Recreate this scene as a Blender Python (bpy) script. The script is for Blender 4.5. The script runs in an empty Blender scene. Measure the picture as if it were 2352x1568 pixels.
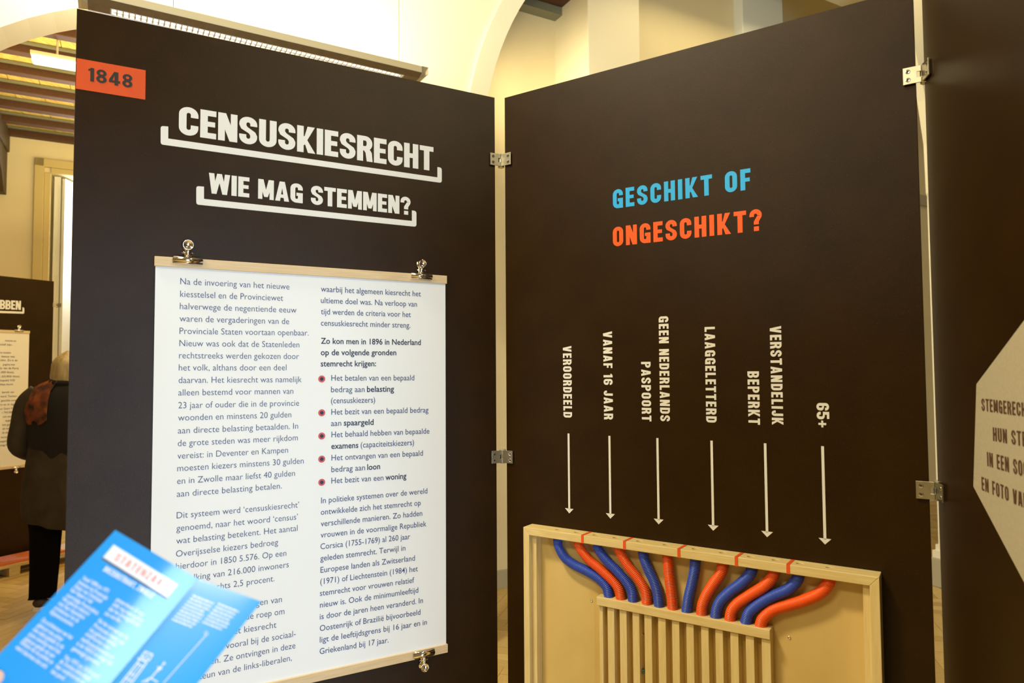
import bpy, bmesh, math, random
from mathutils import Vector, Matrix
from mathutils.geometry import tessellate_polygon
import numpy as np

SC = bpy.context.scene
COL = SC.collection
random.seed(4)

# ------------------------------------------------------------------ camera
F = 1568.0; CX, CY = 1176.0, 784.0; CAMH = 1.526
_u = Vector((-.0063, 1.0, -68 / 1568)).normalized()
_x = Vector((_u.y, -_u.x, 0)).normalized()
_y = _u.cross(_x)
RC = Matrix((_x, _y, _u))                     # camera -> world
CAM = Vector((0, 0, CAMH))
cd = bpy.data.cameras.new('camera'); cam = bpy.data.objects.new('camera', cd); COL.objects.link(cam)
cam.matrix_world = Matrix.Translation(CAM) @ RC.to_4x4()
cd.sensor_width = 36; cd.lens = 24; cd.clip_start = .02
cd.dof.use_dof = True; cd.dof.focus_distance = 1.95; cd.dof.aperture_fstop = 5.2
SC.camera = cam

def ray(x, y): return RC @ Vector(((x - CX) / F, -(y - CY) / F, -1.0))
def atz(x, y, h):
    d = ray(x, y); return CAM + d * (h / d.z)

# ------------------------------------------------------------------ light
SC.view_settings.view_transform = 'Standard'; SC.view_settings.look = 'None'
SC.view_settings.gamma = 1; SC.view_settings.exposure = 0.0; SC.view_settings.use_curve_mapping = False
w = bpy.data.worlds.new('world'); SC.world = w; w.use_nodes = True
w.node_tree.nodes['Background'].inputs[0].default_value = (1.0, .70, .25, 1)
w.node_tree.nodes['Background'].inputs[1].default_value = .20

def area(name, loc, target, sx, sy, power, col):
    l = bpy.data.lights.new(name, 'AREA'); l.shape = 'RECTANGLE'; l.size = sx; l.size_y = sy
    l.energy = power; l.color = col
    o = bpy.data.objects.new(name, l); COL.objects.link(o); o.location = loc
    o.rotation_euler = (Vector(target) - Vector(loc)).to_track_quat('-Z', 'Y').to_euler()
    return o
WARM = (1.0, .86, .56); DAY = (.60, .80, 1.0)
_A = math.radians(61); RU = Vector((math.sin(_A), math.cos(_A), 0)); RW = Vector((-math.cos(_A), math.sin(_A), 0))
def rm(u, w_, z): return RU*u + RW*w_ + Vector((0, 0, z))
area('daylight_window_behind', (1.75, -2.1, .95), (-.5, 1.5, 1.0), 1.3, 1.5, 126, DAY)
area('hall_lamp_right', (1.5, .2, 3.7), (.9, 2.2, 1.6), .30, .30, 34, WARM)
area('hall_lamp_left', (-2.1, -1.0, 3.8), (.4, 1.7, 1.6), 1.4, .4, 55, WARM)
area('hall_side_fill', (-2.3, .30, 5.5), (.6, 1.6, 1.3), .8, .4, 215, WARM)  # added fill light without a visible source, warms the arrow panel
area('side_room_up_fill', rm(-.6, 6.2, 3.0), rm(-.6, 6.2, 5), 1.6, 4.0, 95, (1, .80, .36))  # added unseen light, stands in for floor bounce on the timber ceiling
area('side_room_down_fill', rm(.2, 5.2, 3.9), rm(-.5, 7.5, 0), 1.0, 1.6, 55, (1, .80, .42))  # added unseen fill that brightens the timber-ceilinged room from above
area('recess_fill', rm(1.9, 3.72, 3.6), rm(2.85, 4.1, 3.45), .2, .2, 4.5, (1, .82, .46)).data.spread = math.radians(95)  # added hidden light to brighten the pilaster face in the recess
area('right_hall_fill', rm(4.2, 2.4, 5.2), rm(4.6, 4.2, 3.2), 1.2, .4, 44, (1, .80, .40))  # added fill, unseen, lifts the walls and pilasters beyond the second arch

# ------------------------------------------------------------------ helpers
def link(o, parent=None):
    COL.objects.link(o)
    if parent: o.parent = parent
    return o
def tag(o, label=None, cat=None, group=None, kind=None):
    if label: o['label'] = label
    if cat: o['category'] = cat
    if group: o['group'] = group
    if kind: o['kind'] = kind
    return o
def empty(name, M, label, cat, group=None):
    o = bpy.data.objects.new(name, None); COL.objects.link(o); o.empty_display_size = .1
    o.matrix_world = M
    return tag(o, label, cat, group)
def mesh(name, V, Fc, m, parent=None, smooth=False, label=None):
    me = bpy.data.meshes.new(name); me.from_pydata([tuple(v) for v in V], [], Fc); me.update()
    if m: me.materials.append(m)
    if smooth: me.polygons.foreach_set('use_smooth', [True] * len(me.polygons))
    o = bpy.data.objects.new(name, me); link(o, parent)
    if label: o['label'] = label
    return o
class G:
    """collects shapes for ONE mesh object"""
    def __init__(s, fn=None): s.V = []; s.F = []; s.fn = fn
    def add(s, V, Fc):
        b = len(s.V); s.V += [Vector(v) for v in V]; s.F += [tuple(i + b for i in f) for f in Fc]; return s
    def box(s, a, b):
        x0, x1 = sorted((a[0], b[0])); y0, y1 = sorted((a[1], b[1])); z0, z1 = sorted((a[2], b[2]))
        return s.add([(x0,y0,z0),(x1,y0,z0),(x1,y1,z0),(x0,y1,z0),(x0,y0,z1),(x1,y0,z1),(x1,y1,z1),(x0,y1,z1)],
                     [(0,3,2,1),(4,5,6,7),(0,1,5,4),(1,2,6,5),(2,3,7,6),(3,0,4,7)])
    def hexa(s, P):      # 8 points: bottom 4, top 4
        return s.add(P, [(0,3,2,1),(4,5,6,7),(0,1,5,4),(1,2,6,5),(2,3,7,6),(3,0,4,7)])
    def prism(s, loops, d0, d1, f):
        """2D loops (outer, holes...) extruded; f(a,b,d)->3D"""
        flat = [p for l in loops for p in l]; n = len(flat)
        tri = tessellate_polygon([[Vector((p[0], p[1], 0)) for p in l] for l in loops])
        V = [f(p[0], p[1], d0) for p in flat] + [f(p[0], p[1], d1) for p in flat]
        Fc = [tuple(t) for t in tri] + [tuple(i + n for i in reversed(t)) for t in tri]
        k = 0
        for l in loops:
            m = len(l)
            for i in range(m):
                j = (i + 1) % m; Fc.append((k + i, k + j, k + j + n, k + i + n))
            k += m
        return s.add(V, Fc)
    def tube(s, P, r, n=10, cap=True, rf=None):
        P = [Vector(p) for p in P]; up = None; V = []; m = len(P)
        for i, p in enumerate(P):
            t = (P[min(i + 1, m - 1)] - P[max(i - 1, 0)]).normalized()
            if up is None:
                up = t.orthogonal().normalized()
            up = (up - t * up.dot(t)).normalized(); sd = t.cross(up)
            rr = rf(i) if rf else r
            V += [p + (up * math.cos(a) + sd * math.sin(a)) * rr for a in [2 * math.pi * k / n for k in range(n)]]
        Fc = [(i*n+k, i*n+(k+1)%n, (i+1)*n+(k+1)%n, (i+1)*n+k) for i in range(m-1) for k in range(n)]
        if cap: Fc += [tuple(reversed(range(n))), tuple((m-1)*n + k for k in range(n))]
        return s.add(V, Fc)
    def lathe(s, o, axis, prof, n=20):
        """prof: (r, h) list along axis"""
        o = Vector(o); ax = Vector(axis).normalized(); a = ax.orthogonal().normalized(); b = ax.cross(a); V = []
        for r, h in prof:
            V += [o + ax*h + (a*math.cos(t) + b*math.sin(t))*r for t in [2*math.pi*k/n for k in range(n)]]
        m = len(prof)
        return s.add(V, [(i*n+k, i*n+(k+1)%n, (i+1)*n+(k+1)%n, (i+1)*n+k) for i in range(m-1) for k in range(n)]
                     + [tuple(reversed(range(n))), tuple((m-1)*n+k for k in range(n))])
    def build(s, name, m, parent=None, smooth=False, label=None, bev=0, kind=None):
        V = [s.fn(v) for v in s.V] if s.fn else s.V
        o = mesh(name, V, s.F, m, parent, smooth, label)
        bm = bmesh.new(); bm.from_mesh(o.data)
        bmesh.ops.recalc_face_normals(bm, faces=bm.faces); bm.to_mesh(o.data); bm.free()
        if bev:
            b = o.modifiers.new('bevel', 'BEVEL'); b.width = bev; b.segments = 2; b.limit_method = 'ANGLE'
        if smooth:
            try: o.data.shade_smooth() if hasattr(o.data, 'shade_smooth') else None
            except Exception: pass
        if kind: o['kind'] = kind
        return o

# ------------------------------------------------------------------ materials
def hexc(h, a=1):
    c = [int(h[i:i+2], 16) / 255 for i in (0, 2, 4)]
    return tuple((x / 12.92 if x <= .04045 else ((x + .055) / 1.055) ** 2.4) for x in c) + (a,)
def mat(name, c, rough=.5, metal=0, spec=.5, noise=0, nscale=20, bump=0, bscale=60, c2=None, stretch=None, emit=None, speck=None, coat=0):
    m = bpy.data.materials.new(name); m.use_nodes = True; nt = m.node_tree; N = nt.nodes; L = nt.links
    b = N['Principled BSDF']; c = c if isinstance(c, tuple) else hexc(c)
    b.inputs['Base Color'].default_value = c; b.inputs['Roughness'].default_value = rough
    b.inputs['Metallic'].default_value = metal; b.inputs['Specular IOR Level'].default_value = spec
    b.inputs['Coat Weight'].default_value = coat; b.inputs['Coat Roughness'].default_value = .12
    tc = N.new('ShaderNodeTexCoord'); mp = N.new('ShaderNodeMapping'); L.new(tc.outputs['Object'], mp.inputs[0])
    if stretch: mp.inputs['Scale'].default_value = stretch
    if noise or c2:
        n = N.new('ShaderNodeTexNoise'); n.inputs['Scale'].default_value = nscale; n.inputs['Detail'].default_value = 6
        n.inputs['Distortion'].default_value = .6 if stretch else 0
        L.new(mp.outputs[0], n.inputs['Vector'])
        r = N.new('ShaderNodeValToRGB'); r.color_ramp.elements[0].position = .32; r.color_ramp.elements[1].position = .68
        c2 = (c2 if isinstance(c2, tuple) else hexc(c2)) if c2 else tuple(x * (1 - noise) for x in c[:3]) + (1,)
        r.color_ramp.elements[0].color = c2; r.color_ramp.elements[1].color = c
        L.new(n.outputs[0], r.inputs[0]); last = r.outputs[0]
        if speck:
            n2 = N.new('ShaderNodeTexNoise'); n2.inputs['Scale'].default_value = speck[0]; n2.inputs['Detail'].default_value = 1
            L.new(tc.outputs['Object'], n2.inputs['Vector'])
            r2 = N.new('ShaderNodeValToRGB'); r2.color_ramp.elements[0].position = .70; r2.color_ramp.elements[1].position = .78
            L.new(n2.outputs[0], r2.inputs[0])
            mx = N.new('ShaderNodeMix'); mx.data_type = 'RGBA'; L.new(r2.outputs[0], mx.inputs[0]); L.new(last, mx.inputs[6])
            mx.inputs[7].default_value = speck[1]; last = mx.outputs[2]
        L.new(last, b.inputs['Base Color'])
    if bump:
        n = N.new('ShaderNodeTexNoise'); n.inputs['Scale'].default_value = bscale; n.inputs['Detail'].default_value = 4
        L.new(mp.outputs[0], n.inputs['Vector'])
        bp = N.new('ShaderNodeBump'); bp.inputs['Strength'].default_value = bump; bp.inputs['Distance'].default_value = .002
        L.new(n.outputs[0], bp.inputs['Height']); L.new(bp.outputs[0], b.inputs['Normal'])
    if emit:
        b.inputs['Emission Color'].default_value = emit[0]; b.inputs['Emission Strength'].default_value = emit[1]
    return m
M = {}
M['lam'] = mat('black_laminate', (.026,.0105,.0003,1), .30, spec=.20, noise=.25, nscale=9, bump=.25, bscale=900, speck=(620, (.10,.075,.05,1)))
M['white'] = mat('white_vinyl_lettering', (.74,.73,.70,1), .55)
M['cyan'] = mat('blue_vinyl_lettering', (.010,.42,.98,1), .5)
M['orange'] = mat('orange_vinyl_lettering', (.92,.10,.002,1), .5)
M['tag'] = mat('orange_sign_vinyl', (.66,.07,.001,1), .5, noise=.06, nscale=30)
M['ink0'] = mat('black_print', (.02,.014,.008,1), .5)
M['paper'] = mat('matt_poster_paper', (.83,.85,.87,1), .55, bump=.12, bscale=3)
M['paperwarm'] = mat('far_poster_paper', (.80,.76,.66,1), .6)
M['ink'] = mat('navy_print', (.055,.075,.20,1), .6)
M['inkb'] = mat('dark_navy_bold_print', (.012,.02,.06,1), .6)
M['red'] = mat('red_bullet_print', (.62,.09,.10,1), .6)
M['birch'] = mat('birch_bar', (.72,.55,.32,1), .5, c2=(.62,.45,.25,1), nscale=9, stretch=(1.5, 30, 30), bump=.1)
M['pine'] = mat('raw_pine', (.76,.60,.28,1), .55, c2=(.68,.51,.21,1), nscale=7, stretch=(22, 22, 1.6), bump=.15)
M['pineh'] = mat('raw_pine_rail', (.76,.60,.28,1), .55, c2=(.66,.49,.20,1), nscale=7, stretch=(1.6, 22, 22), bump=.15)
M['ply'] = mat('poplar_plywood', (.68,.49,.18,1), .55, c2=(.60,.42,.14,1), nscale=3, stretch=(3, 3, 1.2), bump=.06)
M['chrome'] = mat('chrome', (.86,.82,.78,1), .12, metal=1)
M['steel'] = mat('brushed_steel', (.62,.58,.46,1), .34, metal=1, noise=.12, nscale=60)
M['dark'] = mat('dark_recess', (.02,.012,.006,1), .6)
M['hblue'] = mat('blue_corrugated_plastic', (.035,.085,.52,1), .35)
M['hred'] = mat('orange_corrugated_plastic', (.92,.115,.010,1), .35)
M['tape'] = mat('orange_tape', (.78,.09,.015,1), .45)
M['wall'] = mat('cream_plaster', (.82,.72,.47,1), .8, noise=.04, nscale=4, bump=.3, bscale=35)
M['wallw'] = mat('white_plaster', (.88,.83,.66,1), .8, noise=.03, nscale=3, bump=.3, bscale=30)
M['wallb'] = mat('daylight_tinted_plaster', (.72,.76,.74,1), .8, noise=.04, nscale=4)  # cool daylight on the pilaster is put into this plaster colour
M['skirt'] = mat('grey_painted_skirting', (.46,.42,.30,1), .5)
M['casing'] = mat('ochre_painted_casing', (.62,.50,.22,1), .5)
M['shutter'] = mat('white_painted_shutter', (.80,.80,.74,1), .45)
M['beam'] = mat('red_brown_beam', (.085,.030,.010,1), .6, c2=(.06,.022,.008,1), nscale=6, stretch=(1, 12, 12))
M['beam2'] = mat('dark_oak_girder', (.075,.048,.018,1), .6, c2=(.05,.03,.01,1), nscale=6)
M['ledge'] = mat('green_grey_moulding', (.20,.21,.15,1), .5)
M['ceilb'] = mat('yellow_ceiling_board', (.80,.62,.22,1), .6, c2=(.50,.34,.10,1), nscale=7, stretch=(9, 1.4, 9))
M['oak'] = mat('oak_parquet', (.62,.44,.17,1), .33, c2=(.50,.34,.12,1), nscale=8, stretch=(2, 20, 4))
M['oak2'] = mat('light_oak_parquet', (.70,.52,.22,1), .33, c2=(.58,.41,.16,1), nscale=8, stretch=(2, 20, 4))
M['oak3'] = mat('dark_oak_parquet', (.52,.36,.13,1), .35, c2=(.42,.28,.09,1), nscale=8, stretch=(2, 20, 4))
M['sub'] = mat('dark_joint', (.10,.06,.02,1), .8)
M['lampb'] = mat('beige_lamp_housing', (.56,.50,.34,1), .4)
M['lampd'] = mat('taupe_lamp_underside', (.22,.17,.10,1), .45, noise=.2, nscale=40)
M['louvre'] = mat('silver_louvre', (.9,.9,.88,1), .25, metal=.6)
M['tube'] = mat('fluorescent_tube', (1,1,1,1), .4, emit=((1,.93,.74,1), 3.0))
M['glassday'] = mat('bright_window_pane', (.9,.95,1,1), .2, emit=((.88,.95,1,1), 14))
M['leaf'] = mat('blue_coated_paper', (.005,.31,.80,1), .35, coat=.55)
M['leafw'] = mat('white_leaflet_print', (.85,.86,.9,1), .35, coat=.4)
M['leafpale'] = mat('pale_blue_leaflet_print', (.35,.60,.88,1), .3, coat=.6)
M['leafor'] = mat('orange_leaflet_print', (.85,.28,.16,1), .4)
M['skin'] = mat('skin', (.72,.36,.24,1), .5)
M['nail'] = mat('nail', (.80,.50,.40,1), .3)
M['coat'] = mat('dark_brown_wool', (.040,.028,.012,1), .9, c2=(.018,.010,.004,1), nscale=5, stretch=(2, 2, 2), bump=.4, bscale=120)
M['cape'] = mat('black_knit', (.006,.004,.003,1), .95)
M['scarf'] = mat('orange_black_scarf', (.008,.004,.003,1), .9, c2=(.26,.06,.012,1), nscale=15)
M['trouser'] = mat('black_trousers', (.002,.0015,.0015,1), 1.0, spec=.1)
M['hair'] = mat('ash_blond_hair', (.46,.36,.19,1), .5, c2=(.28,.20,.10,1), nscale=9, stretch=(6, 6, .8), bump=.5, bscale=30)
M['shoe'] = mat('dark_shoe', (.03,.022,.015,1), .5)
M['sole'] = mat('white_sole', (.7,.68,.62,1), .6)
M['pallet'] = mat('pallet_pine', (.58,.42,.17,1), .6, c2=(.44,.30,.10,1), nscale=6, stretch=(2, 16, 16))
M['board'] = mat('orange_printed_board', (.60,.15,.04,1), .5)
M['pinkp'] = mat('pink_print', (.70,.28,.34,1), .6)
M['greyp'] = mat('beige_hexagon_print', (.50,.44,.31,1), .55, noise=.10, nscale=150)
M['brownp'] = mat('brown_print', (.10,.045,.02,1), .6)
M['marble'] = mat('green_glass_marble', (.01,.10,.07,1), .06, spec=.8, coat=1)
M['brass'] = mat('brass', (.8,.5,.15,1), .25, metal=1)

# ------------------------------------------------------------------ frames
class Frame:
    """plane: x to the right as seen, y away from viewer, z up"""
    def __init__(s, o, xd, zd=Vector((0, 0, 1))):
        s.o = Vector(o); s.x = Vector(xd).normalized(); s.z = Vector(zd); s.z = (s.z - s.x * s.z.dot(s.x)).normalized()
        s.y = s.z.cross(s.x)
        s.M = Matrix((s.x, s.y, s.z)).transposed().to_4x4(); s.M.translation = s.o
    def at(s, px, py, off=0.0):
        d = ray(px, py); p0 = s.o - s.y * off
        t = (p0 - CAM).dot(s.y) / d.dot(s.y); q = CAM + d * t - s.o
        return Vector((q.dot(s.x), -off, q.dot(s.z)))
    def w(s, v): return s.M @ Vector(v)

# ------------------------------------------------------------------ block letters (unit height)
def ring(cx, cy, R, ri, rj, a0, a1, n=12, Ry=None):
    """band between circle/ellipse and inner ellipse"""
    Ry = Ry or R; o = []; i = []
    for k in range(n + 1):
        a = math.radians(a0 + (a1 - a0) * k / n)
        o.append((cx + R*math.cos(a), cy + Ry*math.sin(a))); i.append((cx + ri*math.cos(a), cy + rj*math.sin(a)))
    return o + i[::-1]
def rc(x0, y0, x1, y1): return [(x0, y0), (x1, y0), (x1, y1), (x0, y1)]
def glyph(c, t=.25, h=.2, W=.64):
    R = W / 2; Ry = .27; A = lambda a0, a1, cy: ring(R, cy, R, R - t, Ry - h, a0, a1, Ry=Ry)
    top, bot = 1 - Ry, Ry
    if c == 'I': return t, [rc(0, 0, t, 1)]
    if c == 'E': return W*.84, [rc(0, 0, t, 1), rc(0, 0, W*.84, h), rc(0, 1-h, W*.84, 1), rc(0, .42, W*.78, .6)]
    if c == 'F': return W*.82, [rc(0, 0, t, 1), rc(0, 1-h, W*.82, 1), rc(0, .39, W*.76, .57)]
    if c == 'L': return W*.8, [rc(0, 0, t, 1), rc(0, 0, W*.8, h)]
    if c == 'T': return W*.98, [rc(W*.49-t/2, 0, W*.49+t/2, 1), rc(0, 1-h, W*.98, 1)]
    if c == 'H': return W, [rc(0, 0, t, 1), rc(W-t, 0, W, 1), rc(0, .41, W, .6)]
    if c == 'N': return W*1.04, [rc(0, 0, t*.93, 1), rc(W*1.04-t*.93, 0, W*1.04, 1), [(0, 1), (t*1.08, 1), (W*1.04, 0), (W*1.04-t*1.08, 0)]]
    if c == 'M':
        w_ = W*1.22; return w_, [rc(0, 0, t*.85, 1), rc(w_-t*.85, 0, w_, 1), [(0, 1), (t*1.05, 1), (w_/2+.09, .12), (w_/2-.09, .12)], [(w_, 1), (w_-t*1.05, 1), (w_/2-.09, .12), (w_/2+.09, .12)]]
    if c == 'Z': w_ = W*.9; return w_, [rc(0, 0, w_, h), rc(0, 1-h, w_, 1), [(0, h*.8), (0, 0), (t, h*.8), (w_, 1-h*.8), (w_, 1), (w_-t, 1-h*.8)]]
    if c == 'V': w_ = W*1.08; return w_, [[(0, 1), (t*1.03, 1), (w_/2+.05, .18), (w_/2+.13, 0), (w_/2-.13, 0)], [(w_, 1), (w_-t*1.03, 1), (w_/2-.05, .18), (w_/2-.13, 0), (w_/2+.13, 0)]]
    if c == 'W':
        w_ = W*1.55; q = w_ / 4; return w_, [[(0, 1), (t, 1), (q+.11, 0), (q-.11, 0)], [(2*q-t*.45, 1), (2*q+t*.45, 1), (q+.11, 0), (q-.11, 0)], [(2*q-t*.45, 1), (2*q+t*.45, 1), (3*q+.11, 0), (3*q-.11, 0)], [(w_-t, 1), (w_, 1), (3*q+.11, 0), (3*q-.11, 0)]]
    if c == 'A': w_ = W*1.1; return w_, [[(0, 0), (t*.98, 0), (w_/2+.03, .86), (w_/2+.13, 1), (w_/2-.13, 1)], [(w_, 0), (w_-t*.98, 0), (w_/2-.03, .86), (w_/2-.13, 1), (w_/2+.13, 1)], rc(w_*.27, .17, w_*.73, .34)]
    if c == 'K': return W*1.08, [rc(0, 0, t, 1), [(W*1.06, 1), (W*1.06-t*1.12, 1), (t, .5), (t, .28), (t+.03, .28)], [(t*.8, .6), (W*.46, .62), (W*1.1, 0), (W*1.1-t*1.15, 0)]]
    if c in 'O0': return W, [A(0, 180, top), A(180, 360, bot), rc(0, bot, t, top), rc(W-t, bot, W, top)]
    if c == 'C': return W, [A(0, 180, top), A(180, 360, bot), rc(0, bot, t, top), rc(W-t, .64, W, top), rc(W-t, bot, W, .37)]
    if c == 'G': return W, [A(0, 180, top), A(180, 360, bot), rc(0, bot, t, top), rc(W-t, .66, W, top), rc(W-t, 0, W, .52), rc(R-.01, .36, W, .52)]
    if c == 'U': return W, [A(180, 360, bot), rc(0, bot, t, 1), rc(W-t, bot, W, 1)]
    if c == 'J': w_ = W*.85; k = w_/2; return w_, [ring(k, bot, k, k-t*.9, Ry-h, 180, 360, Ry=Ry), rc(w_-t, bot, w_, 1), rc(0, bot, t*.9, .36)]
    if c == 'S': return W, [A(0, 180, top), A(180, 360, bot), rc(W-t, .67, W, top), rc(0, .68, t, top), rc(0, bot, t, .35), rc(W-t, bot, W, .33),
            [(0, .68), (t, .68), (t+.05, .62), (W-.07, .46), (W, .33), (W-t, .33), (W-t-.05, .40), (.07, .54)]]
    if c == 'D': return W, [rc(0, 0, t, 1), ring(W-.3, .7, .3, .3-t+.0, .3-h, 0, 90), ring(W-.3, .3, .3, .3-t, .3-h, 270, 360), rc(W-t, .3, W, .7), rc(t, 1-h, W-.3, 1), rc(t, 0, W-.3, h)]
    if c in 'PRB':
        r = .29; g = [rc(0, 0, t, 1), ring(W-r, 1-r, r, max(.05, r-t), r-h*.9, -90, 90), rc(t, 1-h*.9, W-r, 1), rc(t, 1-2*r, W-r, 1-2*r+h*.9)]
        if c == 'R': g.append([(W*.40, .46), (W*.80, .50), (W*.96, .36), (W*1.02, 0), (W*1.02-t, 0), (W*.94-t, .34)])
        if c == 'B': r2 = .28; g += [ring(W-r2+.015, r2, r2, max(.05, r2-t), r2-h*.9, -90, 90), rc(t, 0, W-r2+.015, h*.9), rc(t, 2*r2-h*.9, W-r2+.015, 2*r2)]
        return W, g
    if c == '1': return t*1.55, [rc(t*.55, 0, t*1.55, 1), [(0, .74), (t*.6, .80), (t*.6, 1), (t*.8, 1), (t*.5, .93), (0, .90)]]
    if c == '4': return W*1.1, [rc(W*.55, 0, W*.55+t, 1), rc(0, .18, W*1.1, .36), [(0, .36), (t*.95, .36), (W*.62, .86), (W*.62, 1), (W*.5, 1)]]
    if c == '8': r = .27; return W, [ring(R, .735, R*.95, R*.95-t*.85, .27-h*.85, 0, 360, 24, Ry=.265), ring(R, .28, R, R-t*.9, .28-h*.85, 0, 360, 24, Ry=.28)]
    if c == '6': return W, [A(0, 180, top), A(180, 360, bot), rc(0, bot, t, top), rc(W-t, .68, W, top), rc(W-t, bot, W, .38), ring(R, .37, R, R-t, .23-h*.8, 0, 115, Ry=.23)]
    if c == '5': return W, [rc(0, .5, t, 1), rc(0, 1-h, W*.93, 1), A(180, 360, bot), rc(0, bot, t, .33), rc(W-t, bot, W, .40), ring(R, .40, R, R-t, .25-h*.85, 0, 120, Ry=.25)]
    if c == '+': return W*.9, [rc(W*.45-.085, .12, W*.45+.085, .74), rc(0, .35, W*.9, .51)]
    if c == '?': return W*.95, [ring(W*.475, top, W*.475, W*.475-t*.9, Ry-h, -10, 180, Ry=Ry), rc(0, .66, t*.9, top), [(W*.95, top-.04), (W*.95-t*.9, top-.04), (W*.33, .44), (W*.33, .30), (W*.33+t, .30), (W*.33+t, .43), (W*.9, .60)], rc(W*.33, 0, W*.33+t, .21)]
    if c == ',': return t, [[(0, .2), (t, .2), (t, 0), (t*.5, -.14), (t*.2, -.14), (t*.4, 0), (0, 0)]]
    if c == '.': return t, [rc(0, 0, t, .2)]
    return W*.5, []
def block(s, gap=.09, space=.32, **k):
    V = []; Fc = []; x = 0
    for c in s:
        if c == ' ': x += space; continue
        w_, polys = glyph(c, **k)
        for pi_, p in enumerate(polys):
            b = len(V); V += [Vector((q[0] + x, q[1], pi_*2.5e-5)) for q in p]
            Fc += [tuple(i + b for i in t) for t in tessellate_polygon([[Vector((q[0], q[1], 0)) for q in p]])]
        x += w_ + gap
    return V, Fc, x - gap
# running text: built-in font
_fc = bpy.data.curves.new('f', 'FONT'); _fc.resolution_u = 3; _fo = bpy.data.objects.new('f', _fc); COL.objects.link(_fo)
def running(s, weight=0.0):
    _fc.body = s; _fc.offset = weight; _fo.update_tag(); bpy.context.view_layer.update()
    me = bpy.data.meshes.new_from_object(_fo.evaluated_get(bpy.context.evaluated_depsgraph_get()))
    V = [v.co.copy() for v in me.vertices]; Fc = [tuple(p.vertices) for p in me.polygons]
    bpy.data.meshes.remove(me)
    x0 = min(v.x for v in V); x1 = max(v.x for v in V)
    return [Vector(((v.x - x0), v.y / .682, 0)) for v in V], Fc, x1 - x0
_lift = [0]
def put(g, T, a, b, upv):
    """map text (x 0..W, y 0..1) so that x runs a->b and y runs along upv"""
    V, Fc, W = T; d = (b - a) / W
    nn = d.cross(upv).normalized(); g.add([a + d * v.x + upv * v.y + nn * v.z for v in V], Fc)
def pxput(g, fr, T, p0, p1, cap, off=.0006, upward=True):
    a = fr.at(*p0, off); b = fr.at(*p1, off); c = fr.at(p0[0], p0[1] - cap, off)
    put(g, T, a, b, Vector((0, 0, (c - a).length)))
def pxpoly(g, fr, pts, off=.0006):
    P = [fr.at(*p, off) for p in pts]
    tri = tessellate_polygon([[Vector((p.x, p.z, 0)) for p in P]])
    g.add(P, [tuple(t) for t in tri])
def pxround(pts, r, n=5):
    """round the flagged corners (x,y,flag) in pixels"""
    out = []; m = len(pts)
    for i, p in enumerate(pts):
        if not p[2]: out.append(p[:2]); continue
        P = Vector(p[:2]); A = (Vector(pts[i-1][:2]) - P).normalized(); B = (Vector(pts[(i+1) % m][:2]) - P).normalized()
        for k in range(n + 1):
            t = k / n; q = (P + A*r)*(1-t)**2 + P*2*t*(1-t) + (P + B*r)*t*t; out.append((q.x, q.y))
    return out

# ================================================================== ROOM
A61 = math.radians(61); UX = Vector((math.sin(A61), math.cos(A61), 0)); WX = Vector((-math.cos(A61), math.sin(A61), 0))
def room(v): return UX * v[0] + WX * v[1] + Vector((0, 0, v[2]))
def RG(): return G(room)
def structure(name, g, m, parent=None, **k):
    o = g.build(name, m, parent, **k)
    if not parent: o['kind'] = 'structure'
    return o
H = CAMH

floor = structure('floor', RG().box((-7, -5, -.05), (10, 11, -.014)), M['sub'])
# herringbone oak
PL, PW = .48, .08
def to_px(p):
    q = RC.transposed() @ (p - CAM)
    if q.z > -.05: return None
    return (CX + F*q.x/-q.z, CY - F*q.y/-q.z)
base = RG(); nparts = 0; planks = []
c45 = math.sqrt(.5)
for i in range(-60, 75):
    for j in range(-34, 40):
        # herringbone in a lattice turned 45 degrees: pairs of one plank each way
        for kind in (0, 1):
            a = i*PW + j*PL*1.0; b = i*PW - j*PL*1.0
            if kind == 0: x0, y0, x1, y1 = a, b, a + PL, b + PW
            else: x0, y0, x1, y1 = a + PL, b + PW - PL, a + PL + PW, b + PW
            cxx, cyy = (x0+x1)/2, (y0+y1)/2
            u = (cxx - cyy)*c45; w_ = (cxx + cyy)*c45
            if not (-5.5 < u < 9.3 and -1.5 < w_ < 10.5): continue
            planks.append((u, w_, kind))
inview = []
for (u, w_, kind) in planks:
    p = to_px(room((u, w_, 0))); vis = False
    if p and w_ > 2.2:
        x, y = p
        if (-25 < x < 175 and 1195 < y < 1585) or (1120 < x < 1185 and 1320 < y < 1600) or (2095 < x < 2200 and 1120 < y < 1600): vis = True
    inview.append(vis)
pm = {}
for kind in (0, 1):
    for mi, mm in enumerate(('oak', 'oak2', 'oak3')):
        lx, ly = (PL - .002, PW - .002)
        g = G().box((-lx/2, -ly/2, -.012), (lx/2, ly/2, 0))
        me = bpy.data.meshes.new('plank'); me.from_pydata([tuple(v) for v in g.V], [], g.F); me.materials.append(M[mm]); pm[mi] = me
rest = {0: G(), 1: G(), 2: G()}
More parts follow.
